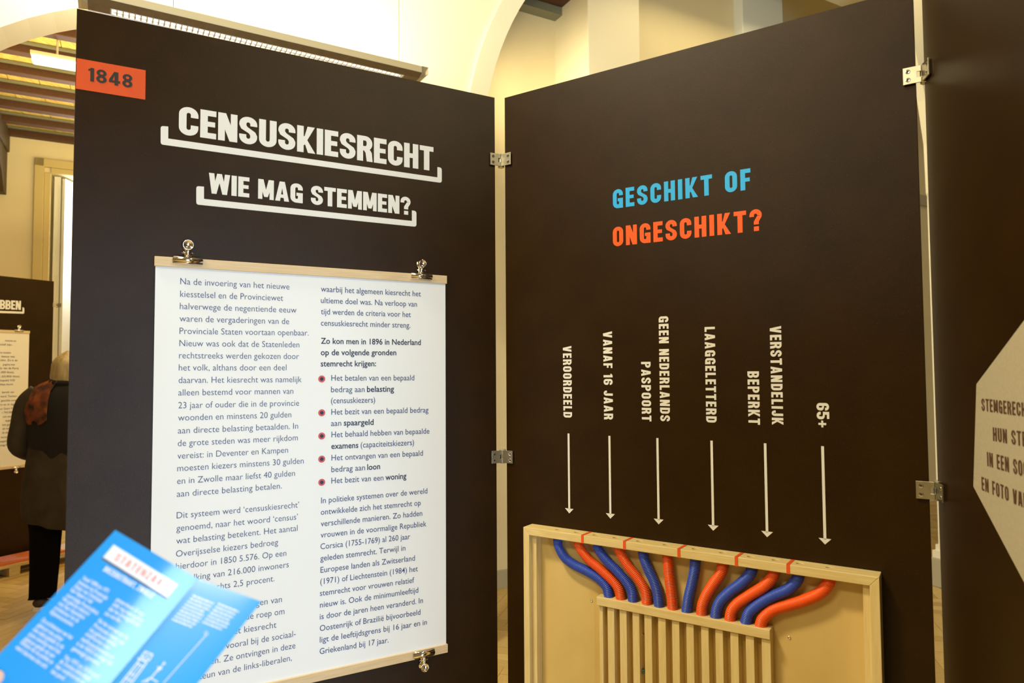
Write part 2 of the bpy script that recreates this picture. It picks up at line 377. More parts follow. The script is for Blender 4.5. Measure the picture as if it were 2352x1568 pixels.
for (u, w_, kind), vis in zip(planks, inview):
    mi = random.choice((0, 0, 1, 2)); ang = math.atan2(UX.y, UX.x) + math.radians(-45 if False else 0) + (math.radians(-45) + 0 if kind == 0 else math.radians(45))
    # lattice x axis in (u,w) is (c45, c45); y axis (-c45, c45)
    ax = (UX*c45 + WX*c45) if kind == 0 else (-UX*c45 + WX*c45)
    ang = math.atan2(ax.y, ax.x); p = room((u, w_, random.uniform(-.0006, .0006)))
    if vis and nparts < 295:
        o = bpy.data.objects.new('plank', pm[mi]); link(o, floor); o.location = p; o.rotation_euler = (0, 0, ang); nparts += 1
    else:
        R_ = Matrix.Rotation(ang, 3, 'Z'); g = G().box((-(PL-.002)/2, -(PW-.002)/2, -.012), ((PL-.002)/2, (PW-.002)/2, 0))
        rest[mi].add([R_ @ v + p for v in g.V], g.F)
gp = G(); mats_idx = []
for mi in (0, 1, 2):
    n0 = len(gp.F); gp.add(rest[mi].V, rest[mi].F); mats_idx += [mi] * (len(gp.F) - n0)
o = gp.build('planks', M['oak'], floor, kind='stuff'); o.data.materials.append(M['oak2']); o.data.materials.append(M['oak3'])
o.data.polygons.foreach_set('material_index', mats_idx)
print('floor plank parts', nparts)

# arcade wall: two round arches side by side
def arc(cu, ch, R, a0, a1, n=40): return [(cu + R*math.cos(math.radians(a0 + (a1-a0)*k/n)), ch + R*math.sin(math.radians(a0 + (a1-a0)*k/n))) for k in range(n+1)]
uwf = lambda a, b, d: (a, d, b + H)
c1 = arc(.27, .368, 1.3, 180, 0); c2 = arc(3.61, 1.16, 1.92, 180, 90, 30)
loop = [(-3.2, -H), (-1.03, -H)] + c1 + [(1.57, -H), (1.69, -H)] + c2 + [(9, 3.08), (9, 4.0), (-3.2, 4.0)]
g = RG(); g.prism([loop], 3.4, 3.6, uwf); wf = structure('wall_front', g, M['wallw'])
g = RG(); g.prism([arc(3.61, 1.16, 2.035, 180, 92, 30) + arc(3.61, 1.16, 1.925, 92, 180, 30)], 3.37, 3.4, uwf)
g.build('archivolt', M['wallw'], wf)
# recess back wall, pilasters and walls behind the second arch
structure('wall_back', RG().box((1.3, 4.32, 0), (2.81, 4.55, 4.45)), M['wall'])
structure('baseboard_back', RG().box((1.3, 4.30, 0), (2.79, 4.32, .125)), M['skirt'])
g = RG().box((2.79, 3.89, 0), (3.26, 4.5, 5.6)); structure('trim_1', g, M['wallw'], bev=.006)
structure('wall_right', RG().box((3.26, 3.97, 0), (4.36, 4.5, 5.6)), M['wall'])
structure('trim_2', RG().box((4.34, 3.88, 0), (4.83, 4.5, 5.6)), M['wallb'], bev=.006)
loop = [(4.8, -H), (5.25, -H)] + arc(6.25, 2.45, 1.0, 180, 0, 24) + [(7.25, -H), (10, -H), (10, 4.2), (4.8, 4.2)]
g = RG(); g.prism([loop], 4.6, 4.9, uwf); structure('wall_far', g, M['wall'])
structure('wall_niche', RG().box((4.9, 5.8, 0), (8, 5.95, 5.6)), M['casing'])
structure('trim_3', RG().box((7.3, 4.56, H+1.9), (10, 4.6, H+2.02)), M['skirt'])
# pier with plinth and springing at the right gap
g = RG().box((4.97, 2.72, .25), (5.6, 2.80, 5.6)).box((4.945, 2.69, .20), (5.63, 2.83, .25)).box((4.96, 2.705, .25), (5.615, 2.815, .29)); pr = structure('trim_4', g, M['wallw'])
g = RG().box((4.93, 2.65, 0), (5.67, 2.86, .20)); g.build('plinth', M['skirt'], pr, bev=.008)
g = RG(); g.prism([[(4.97, 1.2), (4.94, 1.25), (4.93, 1.6), (4.87, 1.9), (4.74, 2.3), (4.5, 2.9), (4.3, 3.6), (4.97, 3.6)]], 2.73, 2.79, uwf); g.build('springing', M['wallw'], pr)
structure('wall_lower', RG().box((1.2, 3.6, 0), (1.3, 9.3, 5.2)), M['wall'])

# timber-ceilinged room behind the arcade
g = RG().box((-5, 3.6, H+2.715), (1.3, 9.3, H+2.75)).box((1.3, 3.6, H+2.88), (2.79, 4.32, H+2.92)); ceil = structure('ceiling', g, M['ceilb'])
bme = {}
ub = -2.0
k = 0
while ub < 1.2:
    g = RG().box((ub+.003, 3.62, H+2.69), (ub+.237, 9.2, H+2.715)); g.build('plank', M['ceilb'], ceil); ub += .24
for i in range(12):
    wb = 9.02 - .475*i
    if wb < 3.7: break
    g = RG().box((-1.5, wb, H+2.60), (1.2, wb+.10, H+2.69)); g.build('beam', M['beam'], ceil, bev=.004)
    g = RG().box((-1.5, wb-.03, H+2.665), (1.2, wb, H+2.685)); g.build('moulding', M['ledge'], ceil)
RG().box((1.3, 4.10, H+2.74), (2.79, 4.22, H+2.88)).build('beam', M['beam'], ceil, bev=.004)
RG().box((1.3, 3.66, H+2.74), (2.79, 3.78, H+2.88)).build('beam', M['beam'], ceil, bev=.004)
RG().box((1.3, 4.22, H+2.68), (2.79, 4.32, H+2.74)).build('moulding', M['ledge'], ceil)
g = RG().box((-1.52, 3.7, H+2.42), (-1.22, 9.1, H+2.66)); g.build('girder', M['beam2'], ceil, bev=.01)
g = RG(); g.prism([[(9.1, 1.95), (9.1, 2.42), (8.2, 2.42), (8.25, 2.34), (8.55, 2.28), (8.8, 2.12), (8.95, 1.95)]], -1.46, -1.24, lambda a, b, d: (d, a, b + H)); g.build('corbel', M['beam2'], ceil, bev=.006)
# window wall (opening with casing, reveal, folded shutter, sash)
W0, W1 = 9.1, 9.6; OU0, OU1, OT = -.84, .75, H+2.24
g = RG(); g.prism([[(-5, 0), (OU0, 0), (OU0, OT), (OU1, OT), (OU1, 0), (2, 0), (2, 5.2), (-5, 5.2)]], W0, W1, lambda a, b, d: (a, d, b)); structure('wall_window', g, M['wall'])
win = bpy.data.objects.new('window_1', None); COL.objects.link(win); win['kind'] = 'structure'
g = RG().box((OU0-.15, W0-.05, 0), (OU0-.06, W0, OT+.15)).box((OU0-.06, W0-.03, 0), (OU0, W0, OT+.0)).box((OU0-.15, W0-.05, OT+.06), (OU1+.15, W0, OT+.15)).box((OU0, W0-.03, OT), (OU1, W0, OT+.06)).box((OU1, W0-.05, 0), (OU1+.15, W0, OT+.15))
g.build('casing', M['casing'], win, bev=.006)
def leafp(p0, p1, z0, z1, t, name, m):
    """a panelled shutter leaf between plan points"""
    d = Vector((p1[0]-p0[0], p1[1]-p0[1])); L_ = d.length; d.normalize(); n = Vector((-d.y, d.x))
    def f(a, b, e): return (p0[0] + d.x*a + n.x*e, p0[1] + d.y*a + n.y*e, b)
    g = RG(); s = L_*.2
    mids = [z0+.1, z0+(z1-z0)*.32, z0+(z1-z0)*.36, z0+(z1-z0)*.70, z0+(z1-z0)*.74, z1-.1]
    holes = [rc(s, mids[0], L_-s, mids[1]), rc(s, mids[2], L_-s, mids[3]), rc(s, mids[4], L_-s, mids[5])]
    g.prism([rc(0, z0, L_, z1)] + [list(reversed(h)) for h in holes], 0, t, f); g.prism([rc(s, z0+.1, L_-s, z1-.1)], t*.3, t*.6, f)
    return g.build(name, m, win)
leafp((OU0+.03, W0+.03), (OU0+.09, W0+.03), 0, OT-.02, .03, 'shutter', M['shutter'])
leafp((OU0+.13, W0+.04), (-.52, 9.52), 0, OT-.03, .03, 'shutter', M['shutter'])
g = RG().box((-.52, 9.54, H+.90), (-.46, 9.6, OT)).box((.6, 9.54, H+.9), (.66, 9.6, OT)).box((-.52, 9.54, OT-.10), (.66, 9.6, OT)).box((-.52, 9.50, H+.86), (.66, 9.6, H+.96)).box((.05, 9.55, H+.9), (.10, 9.6, OT)).box((-.52, 9.47, H+.74), (.66, 9.6, H+.79))
g.build('sash', M['shutter'], win, bev=.005)
g = RG().box((-.46, 9.575, H+.96), (.6, 9.585, OT-.10)); g.build('pane', M['glassday'], win)
g = RG().box((-.60, 9.56, 0), (.7, 9.6, H+.76)); g.build('apron_panel', M['wall'], win)
# ceiling light in that room
def uwM(u, w_, z, ang=0.0):
    m = Matrix((UX, WX, Vector((0, 0, 1)))).transposed().to_4x4(); m.translation = room((u, w_, z)); return m
t = empty('ceiling_light', uwM(-.56, 6.3, H+2.45), 'white fluorescent ceiling light below the beams seen over the left panel edge', 'lamp')
G().box((-.17, -.05, 0), (.19, .05, .03)).build('housing', M['lampb'], t, bev=.004)
G().box((-.16, -.045, -.05), (.18, .045, 0)).build('diffuser', M['tube'], t, bev=.012)
G().tube([(0, 0, .03), (0, 0, .28)], .008).build('stem', M['lampb'], t)

# suspended lamp behind the first panel
la = math.radians(59.5); lx = Vector((math.sin(la), math.cos(la), 0)); ly_ = Vector((-lx.y, lx.x, 0))
LQ = CAM + ray(984, 155) * (2.95 / ray(984, 155).y)
dl = ray(168, 400); LU1 = 0.0
_den = lx.x*dl.y - lx.y*dl.x; LU0 = -(LQ.x*dl.y - LQ.y*dl.x)/_den
lm = Matrix((lx, ly_, Vector((0, 0, 1)))).transposed().to_4x4(); lm.translation = Vector((LQ.x, LQ.y, 0)); zt = LQ.z
print('lamp', LU0, LU1, zt - H, LQ.dot(UX), LQ.dot(WX))
t = empty('pendant_lamp', lm, 'long beige pendant lamp with silver louvre hanging above the left panel', 'lamp')
cz, uz_, W_ = zt-.030, zt-.042, .12
g = G().box((LU0+.03, 0, cz), (LU1-.03, W_, zt)); g.build('housing', M['lampb'], t, bev=.002)
for s0, s1, sg in ((LU0, LU0+.03, -1), (LU1-.03, LU1, 1)):
    g = G(); xs = s1 if sg < 0 else s0; xo = s0 if sg < 0 else s1; V = []
    for y, q in ((0, 1), (W_, -1)):
        V += [(xs, y, zt), (xo, y, zt), (xo, y, cz), (xo-sg*.010, y+q*.020, uz_+.004), (xs, y+q*.035, uz_)]
    g.add(V, [(0,1,2,3,4), (5,6,7,8,9), (0,1,6,5), (1,2,7,6), (2,3,8,7), (3,4,9,8), (4,0,5,9)]); g.build('end_cap', M['lampb'], t)
x0, x1, la0, la1 = LU0+.03, LU1-.03, LU0+.10, LU1-.10
g = G(); g.add([(x0,0,cz),(x1,0,cz),(x1,.035,uz_),(x0,.035,uz_)], [(0,1,2,3)])
for xa, xb in ((x0, la0), (la1, x1)): g.add([(xa,.035,uz_),(xb,.035,uz_),(xb,.085,uz_),(xa,.085,uz_)], [(0,1,2,3)])
g.add([(x0,.085,uz_),(x1,.085,uz_),(x1,W_,cz),(x0,W_,cz)], [(0,1,2,3)]); g.build('underside', M['lampd'], t)
g = G(); n = 58
for i in range(n+1):
    xx = la0 + (la1-la0)*i/n; g.box((xx-.0022, .037, uz_-.0005), (xx+.0022, .083, uz_+.009))
g.box((la0, .035, uz_-.001), (la1, .038, uz_+.009)).box((la0, .082, uz_-.001), (la1, .085, uz_+.009)).box((la0, .036, uz_+.0092), (la1, .084, uz_+.0098)); g.build('louvre', M['louvre'], t)
G().tube([(la0+.01, .06, uz_+.0045), (la1-.01, .06, uz_+.0045)], .0035, 8).build('fluorescent_tube', M['tube'], t)
for xw in (LU0+.30, LU1-.115): G().tube([(xw, .06, zt), (xw, .06, zt+1.9)], .0015, 6).build('suspension_wire', M['chrome'], t)
area('pendant_uplight', lm @ Vector((LU0/2, .10, zt+.03)), lm @ Vector((LU0/2, .45, zt+1.2)), 1.1, .14, 34, (1, .90, .62))

# ================================================================== PANELS
T = 2.3 - CAMH
PA, PB = atz(176.4, 19.1, T), atz(1134.2, 223.6, T)
PC, PD = atz(1158.8, 224.5, T), atz(1984.3, 1, T)
z0 = lambda v: Vector((v.x, v.y, 0))
F1 = Frame(z0(PA), z0(PB) - z0(PA)); F2 = Frame(z0(PC), z0(PD) - z0(PC))
# third panel: left edge at px 2114.5 on top; hinge gap as between the first two
e2 = F2.w((1.0, 0, 0)); a3 = math.radians(12.7 + 180)
d3 = ray(2169, 1568); k3 = 1.0
best = None
for i in range(400):
    s_ = 1.2 + i*.002; q = z0(d3 * s_ / 1.0)
    dd = (q - e2).length
    if best is None or dd < best[0]: best = (dd, q)
F3 = Frame(best[1], Vector((math.sin(a3), math.cos(a3), 0)))
TH = .012
def panel(fr, label, wd=1.0):
    t = empty('exhibition_panel', fr.M, label, 'panel', None)
    G().box((0, 0, .03), (wd, TH, 2.3)).build('board', M['lam'], t, bev=.0008)
    return t
P1 = panel(F1, 'black display panel headed CENSUSKIESRECHT with a white text poster clipped on it')
P2 = panel(F2, 'black display panel with blue and orange heading and six white arrows')
P3 = panel(F3, 'black display panel at the right edge with a beige hexagon print')

# ---- panel 1 graphics
g = G(); pxpoly(g, F1, [(176.0, 133.2), (334.6, 161.4), (333.7, 228.9), (174.0, 203.4)], .0006); g.build('date_tag', M['tag'], P1, label='orange date tag reading 1848')
g = G(); pxput(g, F1, block('1848', gap=.13, W=.62, t=.22, h=.19), (202.5, 185.5), (304.0, 202.5), 31, .0012); g.build('date_lettering', M['ink0'], P1, label='black digits 1848')
g = G(); pxput(g, F1, block('CENSUSKIESRECHT', gap=.065), (410.4, 307.9), (995.6, 392.8), 65.5); g.build('heading_lettering', M['white'], P1, label='white heading CENSUSKIESRECHT')

def heading(fr, txt, p0, p1, cap, m, par, lab, off=.0006, **k):
    V, Fc, W = block(txt, **k); x = 0; gap = k.get('gap', .09); sp = k.get('space', .32); kk = {a: b for a, b in k.items() if a not in ('gap', 'space')}
    a = fr.at(*p0, off); b = fr.at(*p1, off); c = fr.at(p0[0], p0[1]-cap, off); d = (b-a)/W
    for wd in txt.split(' '):
        T_ = block(wd, gap=gap, **kk); g = G(); put(g, T_, a + d*x, a + d*(x + T_[2]), Vector((0, 0, (c-a).length)))
        g.build('heading_lettering', m, par, label=lab + ' ' + wd); x += T_[2] + gap + sp
def bracket(fr, pts, r, par, m, name='underline_bracket', off=.0006):
    g = G(); pxpoly(g, fr, pxround(pts, r), off); return g.build(name, m, par)
heading(F1, 'WIE MAG STEMMEN?', (479.3, 443.4), (943, 493.9), 47, M['white'], P1, 'white heading word', gap=.07, space=.36)
bracket(F1, [(369, 289, 1), (386.5, 290.5, 0), (386.5, 318, 0), (1004.6, 407.2, 0), (1004.6, 383.5, 0), (1014.8, 385, 1), (1014.8, 420, 1), (369, 331.5, 1)], 6, P1, M['white'])
bracket(F1, [(450.8, 427, 1), (468.6, 428.5, 0), (468.6, 456.5, 0), (946, 507.2, 0), (946, 483, 0), (956.5, 484.5, 1), (956.5, 520.8, 1), (450.8, 469.5, 1)], 6, P1, M['white'])

# ---- poster
def zz(px, py): return F1.at(px, py).z
def clipper(fr, x, z, upside, label, sc=1.0, off=.012):
    """chrome bulldog clip gripping a bar edge; jaw at z, rings above (or below)"""
    m = fr.M @ Matrix.Translation((x, -off, z)) @ (Matrix.Rotation(math.pi, 4, 'Y') if upside else Matrix()) @ Matrix.Scale(sc, 4)
    t = empty('bulldog_clip', m, label, 'clip', 'chrome bulldog clips on the posters')
    a = .0305
    # jaw: rolled cylinder section with lips
    for s, nm in ((1, 'jaw'), (-1, 'jaw')):
        prof = [(.0010*s, -.0125), (.0052*s, -.0118), (.0040*s, -.0090), (.0062*s, -.0070), (.0078*s, -.0020), (.0066*s, .0030), (.0030*s, .0055)]
        g = G(); V = []; n = len(prof); cut = [0, 0, 0, 0, 0, .002, .006]
        for sx in (-1, 1):
            V += [(sx*(a-c_), -y, z_) for (y, z_), c_ in zip(prof, cut)]
        g.add(V, [(i, i+1, i+1+n, i+n) for i in range(n-1)])
        o = g.build(nm, M['chrome'], t, smooth=True); sd = o.modifiers.new('s', 'SOLIDIFY'); sd.thickness = .0011
    # two levers ending in dished round grips
    for s in (1, -1):
        g = G(); lean = .20*s; ly = lambda h: -(.003*s + math.sin(lean)*h)
        V = []; rows = [(.0075, 0), (.0068, .006), (.0058, .012), (.0062, .018)]
        for wd, h in rows: V += [(-wd, ly(h)-.001*s, h+.004), (wd, ly(h)-.001*s, h+.004)]
        g.add(V, [(2*i, 2*i+1, 2*i+3, 2*i+2) for i in range(3)])
        o = g.build('lever', M['chrome'], t, smooth=True); sd = o.modifiers.new('s', 'SOLIDIFY'); sd.thickness = .001
        g = G(); g.lathe((0, ly(.028), .030), (0, -s, -.15), [(.0005, -.0030), (.004, -.0028), (.0078, -.0010), (.0098, .0014), (.0107, .0018), (.0110, .0006), (.0098, -.0004), (.0070, -.0028), (.0030, -.0042), (.0006, -.0044)], 26)
        g.build('grip', M['chrome'], t, smooth=True)
    g = G().tube([(-.0125, -.001, .0125), (.0125, -.001, .0125)], .0011, 8); 
    g.tube([(.0045*math.cos(q*.9) if False else -.009 + .018*q/40, -.001 + .0030*math.cos(q*1.2), .0125 + .0030*math.sin(q*1.2)) for q in range(41)], .0006, 5)
    g.build('spring', M['chrome'], t, smooth=True)
    return t
def poster(fr, x0, x1, zt, zb, label, paper, parent=None, bh=.0215, cat='poster'):
    t = empty('poster', fr.M @ Matrix.Translation((x0, 0, zb)), label, cat)
    W_ = x1 - x0; H_ = zt - zb
    G().box((0, -.011, H_-bh), (W_, -.001, H_)).build('top_bar', M['birch'], t, bev=.001, label='pale birch bar')
    G().box((0, -.011, 0), (W_, -.001, bh)).build('bottom_bar', M['birch'], t, bev=.001, label='pale birch bar')
    g = G(); n = 24; V = []
    for i in range(n+1):
        z_ = .004 + (H_-.008)*i/n
        V += [(.002, -.0063, z_), (W_-.003, -.0063, z_)]
    g.add(V, [(2*i, 2*i+1, 2*i+3, 2*i+2) for i in range(n)]); o = g.build('paper', paper, t)
    sd = o.modifiers.new('s', 'SOLIDIFY'); sd.thickness = .0003
    return t
px0, px1 = .1535, .8475
zt_, zb_ = H + .2560, H - .7335
P = poster(F1, px0, px1, zt_, zb_, 'large white poster with two text columns hanging from birch bars on the left panel', M['paper'])
PF = Frame(F1.w((px0, 0, zb_)), F1.x)
LC = 1/3.136; C6 = lambda x, y: (340 + x/3.136, 560 + y/3.136); C7 = lambda x, y: (340 + x/2.969, 1040 + y/2.969)
left = [(C6, 'Na de invoering van het nieuwe', 232,290,1018,328), (C6, 'kiesstelsel en de Provinciewet', 231,381,973,410), (C6, 'halverwege de negentiende eeuw', 229,469,1069,496),
 (C6, 'waren de vergaderingen van de', 227,558,1016,578), (C6, 'Provinciale Staten voortaan openbaar.', 227,648,1157,660), (C6, 'Nieuw was ook dat de Statenleden', 226,736,1090,745),
 (C6, 'rechtstreeks werden gekozen door', 223,824,1087,829), (C6, 'het volk, althans door een deel', 221,912,997,910), (C6, 'daarvan. Het kiesrecht was namelijk', 220,1002,1106,995),
 (C6, 'alleen bestemd voor mannen van', 218,1092,1046,1079), (C6, '23 jaar of ouder die in de provincie', 218,1184,1088,1165), (C6, 'woonden en minstens 20 gulden', 216,1273,1032,1248),
 (C6, 'aan directe belasting betaalden. In', 215,1366,1081,1330), (C6, 'de grote steden was meer rijkdom', 214,1457,1079,1414), (C6, 'vereist: in Deventer en Kampen', 212,1548,1008,1503),
 (C7, 'moesten kiezers minstens 30 gulden', 199,125,1061,71), (C7, 'en in Zwolle maar liefst 40 gulden', 198,212,1002,156), (C7, 'aan directe belasting betalen.', 196,300,912,242),
 (C7, 'Dit systeem werd ‘censuskiesrecht’', 195,447,1030,371), (C7, 'genoemd, naar het woord ‘census’', 193,534,1022,453), (C7, 'wat belasting betekent. Het aantal', 192,620,1020,530),
 (C7, 'Overijsselse kiezers bedroeg', 190,709,887,626), (C7, 'hierdoor in 1850 5.576. Op een', 190,795,943,700), (C7, 'bevolking van 216.000 inwoners', 188,885,960,778),
 (C7, 'was dat slechts 2,5 procent.', 187,972,862,874), (C7, 'gen van', 735,1043,913,1016), (C7, 'de roep om', 667,1137,930,1098), (C7, 'het kiesrecht', 556,1240,875,1190),
 (C7, 'er, vooral bij de sociaal-', 450,1350,1007,1250), (C7, 'aten. Ze ontvingen in deze', 378,1450,1005,1330), (C7, 'd steun van de links-liberalen,', 276,1560,980,1414)]
for f_, s, a, b, c, d in left:
    g = G(); pxput(g, PF, running(s, -.006), f_(a, b), f_(c, d), 14.6, .0068); g.build('text_line', M['ink'], P)
right = [(C6, 'waarbij het algemeen kiesrecht het', 1245,343,1965,378), (C6, 'ultieme doel was. Na verloop van', 1245,425,1937,452), (C6, 'tijd werden de criteria voor het', 1245,506,1893,527),
 (C6, 'censuskiesrecht minder streng.', 1245,588,1890,604), (C6, 'Het betalen van een bepaald', 1320,985,1918,982), (C6, 'bedrag aan', 1318,1068,1560,1066), (C6, '(censuskiezers)', 1318,1148,1636,1142),
 (C6, 'Het bezit van een bepaald bedrag', 1320,1230,2020,1213), (C6, 'aan', 1318,1312,1392,1309), (C6, 'Het behaald hebben van bepaalde', 1321,1393,2027,1365), (C6, '(capaciteitskiezers)', 1532,1467,1916,1448),
 (C6, 'Het ontvangen van een bepaald', 1321,1560,1980,1524), (C7, 'bedrag aan', 1250,131,1480,117), (C7, 'Het bezit van een', 1250,208,1605,186),
 (C7, 'In politieke systemen over de wereld', 1180,343,1905,275), (C7, 'ontwikkelde zich het stemrecht op', 1178,422,1860,356), (C7, 'verschillende manieren. Zo hadden', 1178,501,1870,427),
 (C7, 'vrouwen in de voormalige Republiek', 1177,578,1898,499), (C7, 'Corsica (1755-1769) al 260 jaar', 1176,657,1788,586), (C7, 'geleden stemrecht. Terwijl in', 1175,737,1755,664),
 (C7, 'Europese landen als Zwitserland', 1176,817,1820,733), (C7, '(1971) of Liechtenstein (1984) het', 1175,896,1840,805), (C7, 'stemrecht voor vrouwen relatief', 1172,975,1815,883),
 (C7, 'nieuw is. Ook de minimumleeftijd', 1172,1055,1843,951), (C7, 'is door de jaren heen veranderd. In', 1171,1135,1875,1021), (C7, 'Oostenrijk of Brazilië bijvoorbeeld', 1171,1215,1858,1101),
 (C7, 'ligt de leeftijdsgrens bij 16 jaar en in', 1171,1293,1902,1169), (C7, 'Griekenland bij 17 jaar.', 1170,1372,1640,1292)]
for f_, s, a, b, c, d in right:
    g = G(); pxput(g, PF, running(s, .002), f_(a, b), f_(c, d), 13.2, .0068); g.build('text_line', M['ink'], P)
boldl = [(C6, 'Zo kon men in 1896 in Nederland', 1245,718,1965,728), (C6, 'op de volgende gronden', 1244,801,1788,801), (C6, 'stemrecht krijgen:', 1244,882,1642,880),
 (C6, 'belasting', 1577,1066,1772,1063), (C6, 'spaargeld', 1410,1308,1625,1302), (C6, 'examens', 1320,1476,1515,1468), (C7, 'loon', 1495,116,1583,109), (C7, 'woning', 1619,185,1762,174)]
for f_, s, a, b, c, d in boldl: g = G(); pxput(g, PF, running(s, .013), f_(a, b), f_(c, d), 13.2, .0068); g.build('bold_words', M['inkb'], P, label='bold navy words')
for (bx, by) in [(739, 870), (739, 947.7), (739, 1001), (739, 1054), (739, 1107.3)]:
    c = PF.at(bx, by, .0068); e = PF.at(bx, by-8, .0068); r = (e-c).length
    g = G(); n = 28; g.add([c] + [c + Vector((r*math.cos(q), 0, r*math.sin(q))) for q in [2*math.pi*k/n for k in range(n)]], [(0, 1+k, 1+(k+1) % n) for k in range(n)])
    bo = g.build('bullet', M['red'], P); c = c + Vector((0, -.0005, 0)); r *= .52
    g = G(); g.add([c] + [c + Vector((r*math.cos(q), 0, r*math.sin(q))) for q in [2*math.pi*k/n for k in range(n)]], [(0, 1+k, 1+(k+1) % n) for k in range(n)])
    g.build('bullet_centre', M['inkb'], bo)
# clips
for (cx_, cy_, up, lb) in [(431.5, 594, False, 'chrome bulldog clip on the top bar of the large poster, left one'), (968, 631, False, 'chrome bulldog clip on the top bar of the large poster, right one'),
                           (973, 1504, True, 'chrome bulldog clip below the bottom bar of the large poster')]:
    q = F1.at(cx_, cy_, .012); clipper(F1, q.x, q.z, up, lb, 1.0 if cx_ < 500 else .95)

# ---- panel 2 graphics
heading(F2, 'GESCHIKT OF', (1408, 479.6), (1724.4, 434.6), 43.5, M['cyan'], P2, 'blue heading word', gap=.165, space=.50, W=.62, t=.24)
g = G(); pxput(g, F2, block('ONGESCHIKT?', gap=.16, space=.5, W=.62, t=.24), (1408, 566.4), (1750.4, 528.8), 44.5); g.build('heading_lettering', M['orange'], P2, label='orange heading ONGESCHIKT?')
C3 = lambda x, y: (1260 + x/2.904, 700 + y/2.904)
for s, x0_, y0_, x1_, y1_, cw in [('VEROORDEELD', 95,275,101.5,750,57), ('VANAF 16 JAAR', 363,178,373,763,60), ('GEEN NEDERLANDS', 734,78,757,775,65), ('PASPOORT', 617,380,628,775,63),
     ('LAAGGELETTERD', 1040,148,1057,783,69), ('VERSTANDELIJK', 1475,143,1486,798,76), ('BEPERKT', 1326,443,1334,797,77), ('65+', 1786,653,1788,815,84)]:
    a = F2.at(*C3(x0_, y0_), .0006); b = F2.at(*C3(x1_, y1_), .0006); c = F2.at(*C3(x0_+cw, y0_), .0006); b.x = a.x
    g = G(); put(g, block(s, gap=.16 if s != '65+' else .10, space=.42, W=.60, t=.23, h=.19), a, b, Vector((c.x-a.x, 0, 0))); g.build('category_lettering', M['white'], P2, label='white vertical word ' + s)
for a_, b_ in [((132,857),(139,1390)), ((405,873),(413,1425)), ((725,888),(735,1463)), ((1090,905),(1095,1505)), ((1448,923),(1454,1548)), ((1828,942),(1843.5,1597))]:
    a = F2.at(*C3(*a_), .0006); b = F2.at(*C3(*b_), .0006); x = (a.x+b.x)/2; hw = .0028; zt2 = a.z; zb2 = b.z
    g = G(); g.add([(x-hw, -.0006, zt2), (x+hw, -.0006, zt2), (x+hw, -.0006, zb2+.010), (x-hw, -.0006, zb2+.010), (x-.0125, -.0006, zb2+.0125), (x+.0125, -.0006, zb2+.0125), (x, -.0006, zb2)],
          [(0,1,2,3), (4,5,6)]); g.build('arrow', M['white'], P2)

# ---- hinges
def hinge(fa, xa, fb, xb, z, label, s=1.0):
    """two notched steel plates; fa: frame left of joint with its edge at xa, fb right with edge xb"""
    pa = fa.w((xa, -.006, 0)); pb = fb.w((xb, -.006, 0)); o = (pa + pb)/2
    # axis: meet of the two plate planes
    n1, n2 = fa.y, fb.y; A_ = Matrix(((n1.x, n1.y), (n2.x, n2.y))); r_ = A_.inverted() @ Vector((n1.dot(pa), n2.dot(pb)))
    o = Vector((r_.x, r_.y, z)); hh = .0172*s
    t = empty('panel_hinge', Matrix.Translation(o), label, 'hinge', 'steel hinges joining the panels')
    for fr, sg, nm in ((fa, -1, 'leaf'), (fb, 1, 'leaf')):
        wd = .033
        if sg < 0: pts = [(-wd, -hh), (-.0012, -hh), (-.0012, -hh*.36), (-.0085, -hh*.36), (-.0085, hh*.32), (-.0012, hh*.32), (-.0012, hh), (-wd, hh)]
        else: pts = [(.0012, -hh), (wd, -hh), (wd, hh), (.0012, hh), (.0012, hh*.26), (-.0062, hh*.26), (-.0062, -hh*.30), (.0012, -hh*.30)]
        f3 = lambda a, b, d, fr=fr: fr.x*a + fr.y*d + Vector((0, 0, b))
        g = G(); g.prism([pts], 0, .0028, f3); lf = g.build(nm, M['steel'], t, bev=.0004)
        for zz_ in (-.0085, .0085):
            c = fr.x*(sg*(wd-.0088)) + Vector((0, 0, zz_)) - fr.y*.0002
            g = G().lathe(c, -fr.y, [(.0045, -.0004), (.0045, .0003), (.0036, .0004), (.0030, -.0001), (.0012, -.0002)], 16)
            sc_ = g.build('screw', M['chrome'], lf, smooth=False)
            g = G().lathe(c, -fr.y, [(.0019, .0000), (.0019, .0006), (.0005, .0006)], 6); 
            o_ = g.build('socket', M['dark'], lf)
        # spacer holding the plate to the board
        e = fr.x*(sg*(wd-.013)); g = G(); g.prism([rc(-.011, -hh*.82, .011, hh*.82)], .0028, .0062, lambda a, b, d, e=e, fr=fr: e + fr.x*a + fr.y*d + Vector((0, 0, b))); g.build('spacer', M['dark'], t)
    mid = (fa.y + fb.y).normalized()
    g = G().lathe(mid*.010 + Vector((0, 0, -hh*1.12)), (0, 0, 1), [(.0085, 0), (.0095, .001), (.0095, 2.24*hh-.001), (.0085, 2.24*hh)], 20); g.build('barrel', M['steel'], t, smooth=False)
zc1 = F1.at(1136, 367).z; zc2 = F1.at(1140, 1048.5).z
hinge(F1, 1.0, F2, 0.0, zc1, 'upper steel hinge joining the two large middle panels')
hinge(F1, 1.0, F2, 0.0, zc2, 'lower steel hinge joining the two large middle panels')
zc3 = F2.at(2090, 176).z; zc4 = F2.at(2120, 1124).z
hinge(F2, 1.0, F3, 0.0, zc3, 'upper steel hinge at the right end of the arrow panel')
hinge(F2, 1.0, F3, 0.0, zc4, 'lower steel hinge at the right end of the arrow panel')

